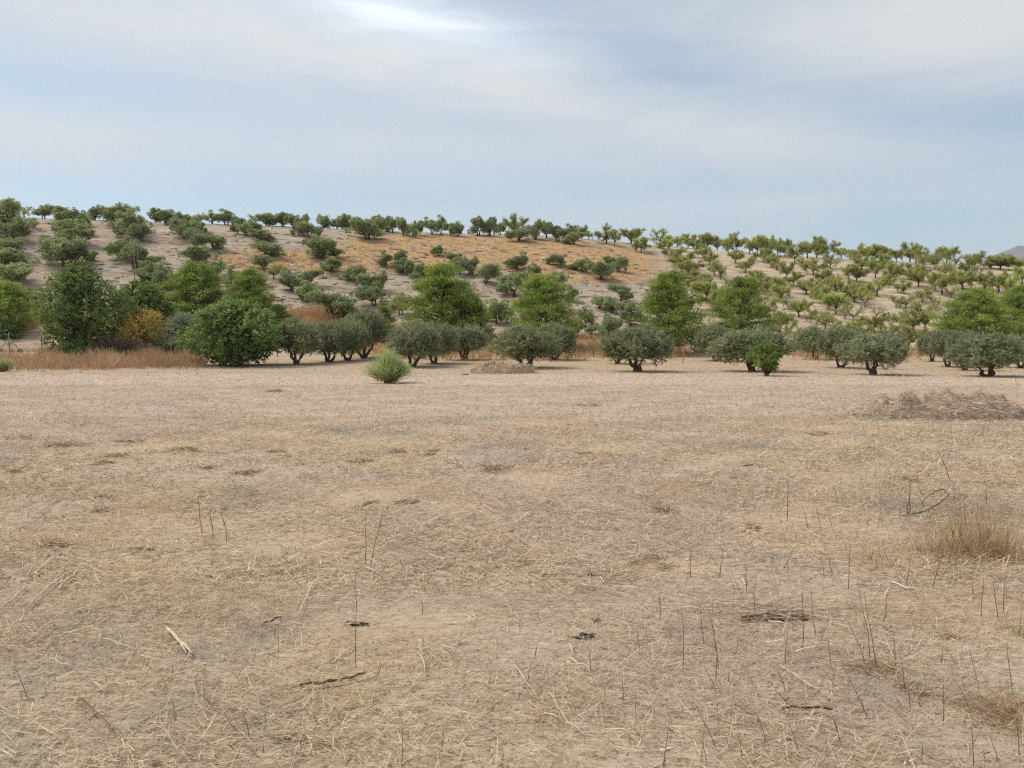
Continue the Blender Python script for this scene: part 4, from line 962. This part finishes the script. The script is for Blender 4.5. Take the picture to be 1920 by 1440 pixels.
# ------------------------------------------------------------------ tufts at the right
def tuft(name, x, y, wpx, hpx, n, mat, label, cat, seed, lean=.5, wd=.003, flat=False):
    r = np.random.default_rng(seed); p = at(x, y); m = p.y / F; rx = wpx * m / 2; H = hpx * m
    a = r.normal(size=n) * .45 * rx; b = r.normal(size=n) * .45 * min(rx, .45)
    D = np.stack([a / rx * lean + r.normal(size=n) * lean * .6, r.normal(size=n) * lean * .7, np.full(n, .35 if flat else 1.0)], 1)
    if flat: D[:, 0] *= 2.2
    V, Q, idx, tt = ribbons(np.stack([a, b, np.zeros(n) - .01 + (r.random(n) * H * .5 if flat else 0)], 1), D, H * r.uniform(.35, 1.0, n) * (1.6 if flat else 1), wd * r.uniform(.7, 1.4, n), r, .35, 3)
    o = link(name, mk_mesh(name, V, Q, mat, {'rnd': np.clip(r.random(n)[idx] * .8 + tt * .2, 0, 1)})); o.location = p; tag(o, label, cat); return o
tuft('grass_tuft', 1848, 1040, 130, 125, 560, M['rust_grass'], 'bushy rust-brown grass tuft near the right edge', 'grass tuft', 1001, .5, .0026)
tuft('grass_tuft', 1770, 1044, 150, 100, 300, M['rust_grass'], 'thinner brown grass tuft left of the bushy one', 'grass tuft', 1002, .35, .0024)
tuft('grass_tuft', 1650, 1056, 130, 40, 170, M['rust_grass'], 'low reddish tuft under the looped twig', 'grass tuft', 1003, .7, .0024)
tuft('grass_mat', 1890, 1345, 200, 30, 1100, M['rust_grass'], 'orange flattened grass mat at the lower right edge', 'grass tuft', 1004, .8, .0022, True)
tuft('grass_mat', 1640, 1256, 110, 15, 800, M['rust_grass'], 'flat reddish grass mat under the tall leaning stalks', 'grass tuft', 1005, .8, .0022, True)
tuft('grass_tuft', 1782, 1192, 50, 22, 300, M['heap_straw'], 'arching nest-like tuft of pale straw, right foreground', 'grass tuft', 1006, .9, .003)
tuft('grass_tuft', 400, 1012, 120, 34, 130, M['gold_grass'], 'thin standing dry tuft left of the twin stalks', 'grass tuft', 1007, .35, .0024)
tuft('grass_tuft', 1300, 788, 170, 22, 150, M['heap_straw'], 'sparse golden tuft in the far field right of centre', 'grass tuft', 1008, .4, .006)
tuft('grass_tuft', 1075, 778, 110, 20, 100, M['heap_straw'], 'sparse golden tuft in the far field under the twin olives', 'grass tuft', 1009, .4, .006)
tuft('grass_tuft', 1640, 905, 120, 60, 50, M['heap_straw'], 'thin yellow stems below the long straw heap', 'grass tuft', 1010, .35, .003)
tuft('green_weed', 1905, 1190, 40, 44, 46, M['young_leaf'], 'small green weed at the right edge', 'weed', 1011, .6, .003)
# straw-roofed hollow: a solid dark lump stands in for the shade inside it
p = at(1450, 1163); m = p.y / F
o = link('straw_hollow_shade', lump(90, 58 * m, 13 * m, 10 * m, M['clod'], 20, 8, .3, 4)); o.location = p
r = np.random.default_rng(91); n = 420
V, Q, idx, tt = ribbons(np.stack([r.normal(size=n) * 55 * m, r.normal(26, 20, n) * m, (6 + r.random(n) * 8) * m], 1), np.stack([r.choice([-1, 1], n), r.normal(size=n) * .6, r.normal(size=n) * .16 - .08], 1), r.uniform(.06, .25, n), .0036, r, .2, 2)
link('roof_straw', mk_mesh('roof_straw', V, Q, M['heap_straw'], {'rnd': r.random(n)[idx]}), o)['kind'] = 'stuff'
tag(o, 'dark lump as shade in a hollow roofed by matted golden straw, right of centre', 'straw hollow')

# ------------------------------------------------------------------ standing dry stalks (base x, y, top x, y)
stalks = [(1281,1257,1274,1129),(1321,1207,1313,1134),(1342,1284,1338,1115),(1350,1259,1342,1179),(1243,1440,1249,1345),(1347,1409,1304,1323),(1133,1315,1133,1279),(1170,1323,1170,1279),
 (988,1287,1010,1207),(1108,1268,1103,1207),(1345,1300,1324,1257),(1427,1309,1404,1262),(1393,1429,1389,1387),(1327,1437,1318,1398),(1314,1438,1317,1412),(1349,1082,1349,1020),(1295,1082,1295,1030),
 (1418,1165,1415,1115),(1632,1240,1604,1082),(1644,1248,1612,1101),(1625,1245,1579,1151),(1679,1245,1672,1170),(1764,1243,1759,1204),(1768,1362,1764,1262),(1707,1334,1695,1262),(1729,1334,1727,1282),
 (1623,1337,1601,1295),(1632,1351,1587,1257),(1505,1215,1501,1087),(1532,1195,1527,1104),(1473,1244,1459,1179),(1477,1309,1455,1251),(1484,1334,1440,1276),(1654,1173,1660,1096),(1698,1098,1707,1040),
 (1748,1101,1757,1030),(1825,1123,1823,1082),(1840,1157,1847,1082),(1873,1165,1865,1082),(1882,1150,1884,1075),(1826,1340,1779,1265),(1826,1440,1809,1320),(1873,1434,1865,1387),(1728,1430,1718,1387),
 (1668,1437,1762,1257),(1840,1307,1825,1220),(1686,975,1685,947),(1700,967,1699,907),(1706,950,1711,900),(1735,945,1727,910),(1782,900,1762,840),(1810,995,1807,940),(1539,990,1537,952),(1516,990,1511,960),
 (1476,975,1475,900),(1850,950,1850,910),(1777,1060,1785,985),(1790,1040,1776,935),(1805,1060,1800,960),(684,1057,685,955),(694,1057,719,949),(753,1440,751,1365),(667,1254,666,1062),(828,1410,833,1360),
 (791,1150,794,1112),(54,1307,39,1234),(469,1382,461,1312),(1238,1162,1232,1100),(1400,1110,1396,1060),(1560,1090,1551,1040),(1590,1110,1600,1020),(1900,1300,1888,1200),(1912,1420,1902,1330),(1700,1300,1690,1225),
 (380,1000,372,930),(400,1010,392,950),(425,1015,412,945),(1200,1230,1196,1180),(1560,1250,1545,1180),(1580,1400,1552,1330),(1500,1410,1478,1350),(1440,1400,1420,1330)]
NL = [(1300, 1220, 'left of the straw-roofed hollow'), (1330, 1400, 'bottom, right of centre'), (1120, 1280, 'below the large dark clod'), (1320, 1050, 'above the straw-roofed hollow'), (1630, 1230, 'over the flat reddish mat'),
      (1470, 1270, 'below the straw-roofed hollow'), (1520, 1130, 'right of the straw-roofed hollow'), (1620, 1370, 'bottom, above right of the reddish stick'), (1740, 1310, 'left of the orange grass mat'), (1860, 1130, 'by the small green weed'),
      (1850, 1400, 'lower right corner'), (1720, 1070, 'under the bushy rust tuft'), (1700, 950, 'by the looped twig'), (1800, 1000, 'in the bushy rust tuft'), (1510, 970, 'left of the looped twig'), (690, 1000, 'alone in the centre'),
      (760, 1400, 'bottom centre'), (670, 1200, 'near the twig-like clod'), (50, 1280, 'lower left'), (460, 1350, 'lower left of centre'), (400, 990, 'in the thin left tuft'), (1200, 1180, 'right of the large dark clod'), (1780, 870, 'behind the looped twig')]
keys = []
for (x, y, x2, y2) in stalks:
    ln = 'tall' if y - y2 > 95 else 'short' if y - y2 < 55 else 'thin'
    lean = 'leaning left' if x2 - x < -.25 * (y - y2) else 'leaning right' if x2 - x > .2 * (y - y2) else 'upright'
    keys.append('%s %s dry stalk %s' % (ln, lean, min(NL, key=lambda q: math.hypot(q[0] - (x + x2) / 2, q[1] - (y + y2) / 2))[2]))
labs = number_labels(keys, [s[0] for s in stalks])
for i, (x, y, x2, y2) in enumerate(stalks):
    r = np.random.default_rng(1100 + i); p = at(x, y); m = p.y / F; e = Vector(((x2 - x) * m, r.normal() * .04, (y - y2) * m)); L = e.length
    mbs = MB(); pts = [Vector((0, 0, -.02))] + [e * t + Vector((r.normal() * .02 * L, 0, 0)) for t in (.35, .7)] + [e]
    w0 = max(.0015, .68 * m); mbs.tube(pts, [w0 * 1.25, w0, w0 * .8, w0 * .5], 5)
    for k in range(int(r.integers(0, 3))):
        t = r.uniform(.35, .85); q = e * t; mbs.tube([q, q + Vector((r.choice([-1, 1]) * r.uniform(.03, .09) * L, 0, r.uniform(.1, .2) * L))], [w0 * .6, w0 * .35], 4)
    o = link('dry_stalk', mbs.mesh('dry_stalk', M['pale_straw'] if i == 44 else M['stalk'])); o.location = p
    tag(o, labs[i], 'stalk', 'dry stalks standing in the stubble')
